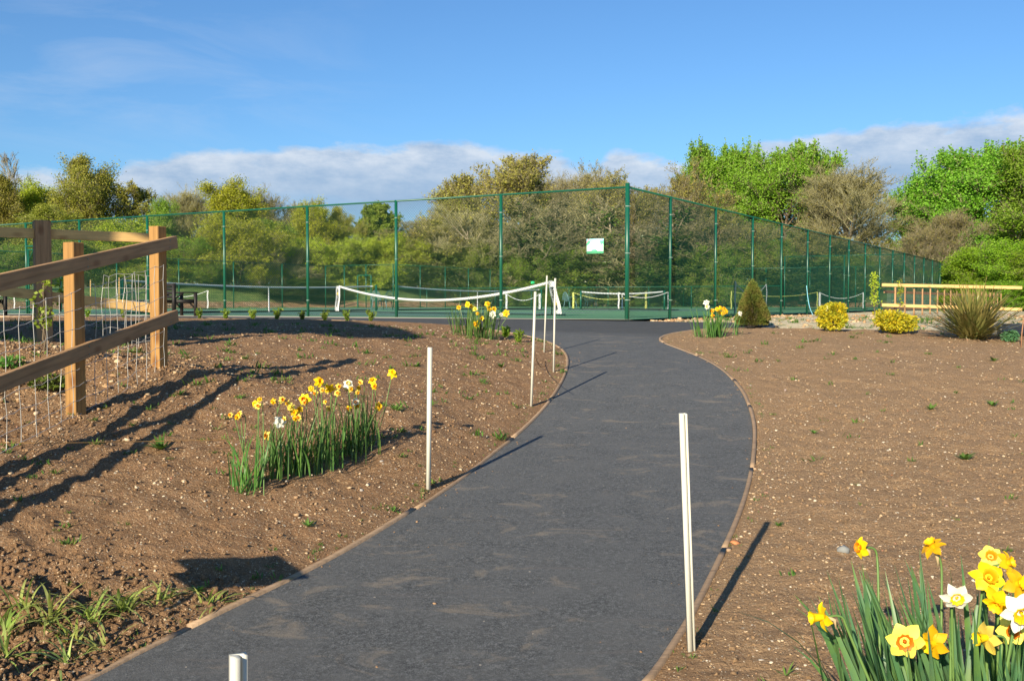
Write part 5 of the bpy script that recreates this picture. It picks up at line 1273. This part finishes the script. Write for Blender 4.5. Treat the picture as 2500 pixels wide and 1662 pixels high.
# seedlings along the far edge of the left bed
xs_ = [642, 690, 735, 793, 850, 910, 940, 988, 1030, 1050]
ords = ['first', 'second', 'third', 'fourth', 'fifth', 'sixth', 'seventh', 'eighth', 'ninth', 'tenth']
def seedling(l, lab, r=-3.55, s=.21):
    x, y, _ = cw(l, r); z = fT(x, y); root = empty('hedge_seedling', (x, y, z), lab, 'seedling', 'small box seedlings in a row'); rs = np.random.RandomState(int(abs(l)*97)+3); m = MB(); br = MB()
    for k in range(14):
        az = rs.rand()*6.28; e = np.array([math.cos(az)*rs.uniform(.1, .6), math.sin(az)*rs.uniform(.1, .45), 1]); tip = np.array([x, y, z])+e*s*rs.uniform(.6, 1.1); br.prisms([[x, y, z-.01]], [tip], .003, .0015, 4)
        t = rs.rand(16)[:, None]; C = np.array([x, y, z])*(1-t)+tip*t; D = rs.normal(size=(16, 3))+[0, 0, .8]; V, Q = quads_leaves(C, D, .030, .050, rs); m.add(V, Q=Q)
    br.build('stems', M['bark'], root); m.build('leaves', M['l_mid'], root)
for i, l in enumerate([12.6, 11.3, 10.1, 8.8, 8.0, 7.2, 6.5, 5.8, 5.2, 4.6, 4.0]):
    seedling(l, '%s low seedling from the left, far edge of left bed' % (['first', 'second', 'third', 'fourth', 'fifth', 'sixth', 'seventh', 'eighth', 'ninth', 'tenth', 'last'][i]))
for x, y, lab in ((1195, 790, 'grey-green seedling right of the far daffodil clump by the path bend'), (1165, 778, 'small seedling at the foot of the far daffodil clump')):
    b = bpt(x, y); l = (b[0]-CX)*LD2[0]+(b[1]-CY)*LD2[1]; r = (b[0]-CX)*RD2[0]+(b[1]-CY)*RD2[1]; seedling(l, lab, r, .17)

# ------------------------------------------------------------------ shrubs of the right bed
def leaf_bush(name, label, cat, b, rx, ry, h, n, leaf, mt, seed, shape='box', stems=24, core=True):
    rs = np.random.RandomState(seed); b = np.array(b); root = empty(name, tuple(b), label, cat)
    u = rs.rand(n); az = rs.rand(n)*6.28
    if shape == 'cone':
        z = h*(1-np.sqrt(rs.rand(n)*.98)); rad = (1-z/h)**.75*(.72+.28*rs.rand(n)**.5)*(1+.10*np.sin(az*5+z*12))
        rad = np.where(z < .10*h, rad*.85, rad); C = np.stack([np.cos(az)*rad*rx, np.sin(az)*rad*ry, z+.02], 1); D = C*np.array([1, 1, 0])+np.array([0, 0, .35*rx])+rs.normal(0, .12*rx, (n, 3))
    else:
        v = rs.normal(size=(n, 3)); v /= np.linalg.norm(v, axis=1, keepdims=True); v = np.sign(v)*np.abs(v)**.62; rr = (.62+.42*rs.rand(n)**.5)
        bump = 1+.14*np.sin(v[:, 0]*5+seed)+.12*np.sin(v[:, 2]*6+v[:, 1]*5)+.08*rs.normal(size=n)*.5
        cs = rs.normal(size=(9, 3)); cs /= np.linalg.norm(cs, axis=1, keepdims=True); cs[:, 2] = cs[:, 2]*.9; pick = rs.randint(0, 9, n); rad = rs.uniform(.32, .60, 9)[pick]
        vv = v*rad[:, None]*(.75+.3*rs.rand(n)[:, None])+cs[pick]*.56; core = rs.rand(n) < .25; vv = np.where(core[:, None], v*.72*rr[:, None], vv)
        C = vv*np.array([rx, ry, h/2])*1.02+np.array([0, 0, h*.52]); C[:, 2] = np.maximum(C[:, 2], .03); D = v+rs.normal(0, .7, (n, 3))
    V, Q = quads_leaves(C+b, D, rs.uniform(leaf*.5, leaf*.75, n), rs.uniform(leaf*.8, leaf*1.3, n), rs); MB().add(V, Q=Q).build('foliage', mt, root)
    e = C[rs.randint(0, n, stems)]+b; br = MB().prisms(np.repeat(b[None]-[0, 0, .03], stems, 0), e*.92+b*.08, .008, .003, 4)
    if shape == 'cone': br.prisms([b-[0, 0, .03]], [b+[0, 0, h*.9]], .03, .008, 6)
    br.build('stems', M['bark'], root); return root
b = hit(1733*K, 752*K, fT); leaf_bush('dwarf_conifer', 'small cone shaped conifer with browned patches beside the right hand fence', 'conifer', (b[0], b[1], b[2]), .33, .33, .84, 14000, .035, M['l_conif'], 1, 'cone', 60)
b = hit(1913*K, 763*K, fT); leaf_bush('golden_bush', 'taller rounded golden leaved bush on the right bed', 'bush', b, .29, .27, .48, 4600, .045, M['l_gold'], 2)['group'] = 'golden leaved bushes'
b = hit(2059*K, 767*K, fT); leaf_bush('golden_bush', 'lower wider golden leaved bush left of the big sword leaved plant', 'bush', b, .34, .27, .36, 4200, .045, M['l_gold'], 3)['group'] = 'golden leaved bushes'
b = hit(2328*K, 787*K, fT); leaf_bush('sedum_plant', 'small rounded blue-green plant beside the thin stake at the right', 'plant', b, .12, .11, .16, 700, .035, M['l_sedum'], 5)
b = hit(2240*K, 779*K, fT)
def sword():
    root = empty('sword_leaf_plant', b, 'large spiky sword leaved plant with dark olive blades on the right bed', 'plant'); m = MB(); rs = np.random.RandomState(31)
    for k in range(520):
        az = rs.rand()*6.28; le = rs.beta(1.7, 1.2)*1.38; ln = rs.uniform(.65, 1.08)
        strap(m, np.array(b)+[rs.normal(0, .07), rs.normal(0, .07), -.02], az, le, ln, .028*rs.uniform(.7, 1.2), rs.uniform(.05, .5), rs.normal(0, .5), 7, .35, .5)
    m.build('blades', M['l_phor'], root, smooth=False)
sword()
def sapling(label, px, py, top, depth, w, n, mt, seed, leaf=.045, base_z=None, name='sapling', stake_h=0, stems=1):
    rs = np.random.RandomState(seed); B0 = np.array(at(px, py, depth)); T0 = np.array(at(px, top, depth)); H = T0[2]-B0[2]
    root = empty(name, tuple(B0), label, 'sapling', 'young saplings'); st = MB(); lf = MB()
    for s_ in range(stems):
        o = np.array([rs.normal(0, w*.25) if stems > 1 else 0, 0, 0]); pts = [B0+o*t+np.array([rs.normal(0, .012), rs.normal(0, .012), H*t]) for t in np.linspace(0, 1, 7)]
        st.poly(np.array(pts), np.linspace(.009, .003, 7), 5)
        for k in range(n):
            t = rs.uniform(.2, 1); j = min(5, int(t*6)); c = pts[j]*(1-(t*6-j))+pts[j+1]*(t*6-j); az = rs.rand()*6.28; e = np.array([math.cos(az), math.sin(az), .8])*w*rs.uniform(.3, 1)*(1.1-t*.6); st.prisms([c], [c+e], .003, .0015, 4)
            tt = rs.uniform(.4, 1.1, 7)[:, None]; C = c+e*tt+rs.normal(0, leaf*.4, (7, 3)); V, Q = quads_leaves(C, rs.normal(size=(7, 3)), leaf*.8, leaf*1.1, rs); lf.add(V, Q=Q)
    if stake_h: MB().prisms([B0+[.05, 0, -.02]], [B0+[.05, 0, stake_h]], .012, .012, 6, True).build('cane', M['newrail'], root)
    st.build('stem', M['bark'], root, smooth=True); lf.build('leaves', mt, root)
sapling('taller leafy sapling left of the right hand rail fence', 2135, 768, 668, 30, .20, 34, M['l_yellow'], 71, .05, stems=2)
sapling('small sapling in front of the rails of the right hand fence', 2198, 762, 688, 27, .18, 16, M['l_yellow'], 72, .05)
sapling('young birch sapling with heart shaped leaves behind the netting', 106, 855, 690, 8.3, .12, 10, M['l_mid'], 73, .036, stems=2, stake_h=0)
sapling('thin staked sapling behind the lower wooden rail', 148, 760, 676, 10.8, .10, 10, M['l_yellow'], 74, .04, stake_h=.42)
for px, py, dp, lab in ((221, 705, 33, 'thin upright cane left of the tennis net'), (291, 700, 31.5, 'thin upright cane at the left end of the tennis net')):
    p = at(px, py+25, dp); o = MB().prisms([np.array(p)-[0, 0, .3]], [np.array(at(px, py-22, dp))], .018, .018, 6, True).build('garden_cane', M['newrail'], origin=p); tag(o, lab, 'cane', 'garden canes')
b2 = hit(2352*K, 799*K, fT); o = MB().poly([np.array(b2)-[0, 0, .05], np.array(b2)+[.01, 0, .2], np.array(b2)+[.03, 0, .40]], .009, 6).build('thin_stake', M['cane'], origin=b2); tag(o, 'thin reddish brown stake beside the small blue-green plant', 'stake')
# grey-green low plant behind the netting
p = hit(118, 950, fT); leaf_bush('low_plant', 'low grey-green plant behind the netting left of the near post', 'plant', p, .15, .12, .11, 420, .035, M['l_dark'], 9)
p = hit(28, 900, fT); leaf_bush('low_plant', 'low bright green plant behind the netting at the left edge', 'plant', p, .09, .08, .10, 160, .035, M['weed'], 10)
# terracotta pieces and black pipes
def pipes():
    for k, (y0, dz, lab) in enumerate(((758, .0, 'upper black drain pipe lying behind the sword leaved plant'), (766, 0, 'lower black drain pipe lying behind the small blue-green plant'), (774, 0, 'front black drain pipe lying behind the small blue-green plant'))):
        a = np.array(hit(2300*K, (y0+1)*K, fT)); c = a+np.array([3.2, .15, .0]); a[2] = fT(a[0], a[1])+.05; c[2] = fT(c[0], c[1])+.05
        m = MB(); t = np.linspace(0, 1, 60)[:, None]; m.poly(a*(1-t)+c*t, .050+.004*(np.arange(60) % 2), 10); o = m.build('drain_pipe', M['pipe'], origin=tuple(a)); tag(o, lab, 'pipe', 'black drain pipes')
    p = np.array(hit(2283*K, 770*K, fT)); o = MB().poly([p+[0, 0, .06], p+[-.22, -.02, .05]], [.055, .06], 10).build('terracotta_pipe', M['terracotta'], origin=tuple(p)); tag(o, 'short orange terracotta pipe end at the foot of the sword leaved plant', 'pipe')
pipes()
p = hit(1695*K, 1256*K, fT); V, F_ = lumps(1, (p[0]-.01, p[0]+.01), (p[1]-.01, p[1]+.01), .035, .04, 3); o = MB().add(V, T=F_).build('brick_fragment', M['terracotta'], origin=p); tag(o, 'red brick fragment on the soil beside the right path edging', 'stone')
p = hit(1938*K, 1275*K, fT); V, F_ = lumps(1, (p[0]-.01, p[0]+.01), (p[1]-.01, p[1]+.01), .030, .034, 6); o = MB().add(V, T=F_).build('grey_stone', mat_plain('grey_flint', (.20, .21, .205), .7, .2, 30), origin=p); tag(o, 'rounded grey stone left of the foreground daffodils', 'stone')

# ------------------------------------------------------------------ right hand rail fence and picket run
def right_fence():
    xl = at(2160, 767, 28); D = 28.0
    root = empty('rail_fence', (xl[0], D, -.05), 'sunlit two rail timber fence at the right behind the sword leaved plant', 'fence', 'timber fences on the right')
    for px in (2163, 2305, 2454):
        q = at(px, 767, D); beam('post', (q[0], D, -.1), (q[0], D, EYE+(737-685-(px-2160)*-.018)/FPX*D), .105, .105, M['oldpost'], root, .01)
    for y0, y1 in ((697, 704), (746, 757)):
        a = Vector(at(2153, y0-1.5, D-.08)); c = Vector(at(2495, y1-1.5, D-.08)); beam('rail', a, c, .04, .085, M['newrail'], root, .004)
    r2 = empty('picket_fence', (xl[0], D, -.05), 'brown upright picket fence receding to the right behind the rails', 'fence', 'timber fences on the right')
    A = np.array([xl[0]+.05, D+.15, -.08]); Bp = np.array(at(2452, 737, 52)); Bp[2] = -.08; e = (Bp-A)
    for k in range(20):
        t = ((k+1)/20.); q = A+e*t; beam('picket', (q[0], q[1], -.12), (q[0], q[1], .80+.02*math.sin(k*2.1)), .045, .085, M['oldpost'], r2, .008, roll_dir=(e[0], e[1], 0))
    for z in (.18, .66): beam('rail', tuple(A+[0, .06, z+.08]), tuple(Bp+[0, .06, z+.08]), .035, .08, M['oldpost'], r2, .004)
right_fence()
def mesh_panel():
    a = np.array(at(2166, 737, 33)); b_ = np.array(at(2290, 737, 37)); a[2] = b_[2] = -.05; m = MB(); L_ = np.linalg.norm(b_-a); n = int(L_/.10)
    t = np.linspace(0, 1, n)[:, None]; lo = a*(1-t)+b_*t; hi = lo+[0, 0, .72]; m.prisms(lo, hi, .004, .004, 3)
    for z in np.linspace(.05, .72, 7): m.prisms([a+[0, 0, z]], [b_+[0, 0, z]], .004, .004, 3)
    o = m.build('wire_panel', M['band'], origin=tuple(a)); tag(o, 'low pale wire mesh panel behind the right hand rail fence', 'fence panel')
mesh_panel()

# ------------------------------------------------------------------ added casters outside the view, shaped to throw two shadows
def shadow_screen():
    # silhouette towards the sun in (v, height); v runs across the sun's direction, the added screen is thin along it
    sil = [(-6.57, 4.77), (-7.3, 4.60), (-8.04, 4.60), (-8.10, 3.55), (-8.45, 2.5), (-8.5, -.8), (-17, -.8), (-17.4, 5.2), (-15.6, 6.6), (-13.0, 7.5), (-10.9, 6.95), (-8.5, 5.85)]
    S, C = math.sin(R_(SUN_AZ)), math.cos(R_(SUN_AZ)); uc = .2
    def pt(u, v, z): return (S*u+C*v, C*u-S*v, z)
    b = pt(uc, -12, -.8); root = empty('shadow_screen', b, 'added gable shaped screen, unseen, throwing the big shadow on the left bank', 'hut')
    def slab(poly, u0, u1, nm, mt):
        n = len(poly); MB().add([pt(u0, v, z) for v, z in poly]+[pt(u1, v, z) for v, z in poly], Q=[(i, (i+1) % n, n+(i+1) % n, n+i) for i in range(n)], N=[list(range(n))[::-1], list(range(n, 2*n))]).build(nm, mt, root)
    slab(sil[2:8], uc-.25, uc+.25, 'screen_base', M['screen_base']); slab(sil[7:]+sil[:3], uc-.32, uc+.32, 'caster_top', M['caster_top'])
shadow_screen()
def shadow_blocker():  # added unseen blocker, sized for the small shadow beside the path
    x, y = -2.24, 3.36; z = fT(x, y); root = empty('shadow_blocker', (x, y, z), 'added blocker on a thin post, unseen, throwing the small shadow by the path', 'shadow caster')
    MB().prisms([[x, y, z-.1]], [[x, y, z+.95]], .012, .012, 6).build('post', M['rail'], root)
    MB().box((x, y, z+.93), (.34, .24, .03), .4).box((x+.08, y, z+.97), (.22, .16, .06), .4).build('caster_plate', M['rail'], root)
    r = .24; c, s = math.cos(.4), math.sin(.4); f = lambda u, v, w: (x+u*c-v*s, y+u*s+v*c, z+w)
    MB().add([f(-r, -.2, 1.0), f(r, -.2, 1.0), f(r, .2, 1.0), f(-r, .2, 1.0), f(-r*.3, 0, 1.09), f(r*.2, 0, 1.08)], Q=[(0, 1, 5, 4), (2, 3, 4, 5), (3, 2, 1, 0)], T=[(0, 4, 3), (1, 2, 5)]).build('caster_top', M['caster_top'], root)
shadow_blocker()
print('objects', len(bpy.data.objects), 'tris', sum(len(m.polygons) for m in bpy.data.meshes))
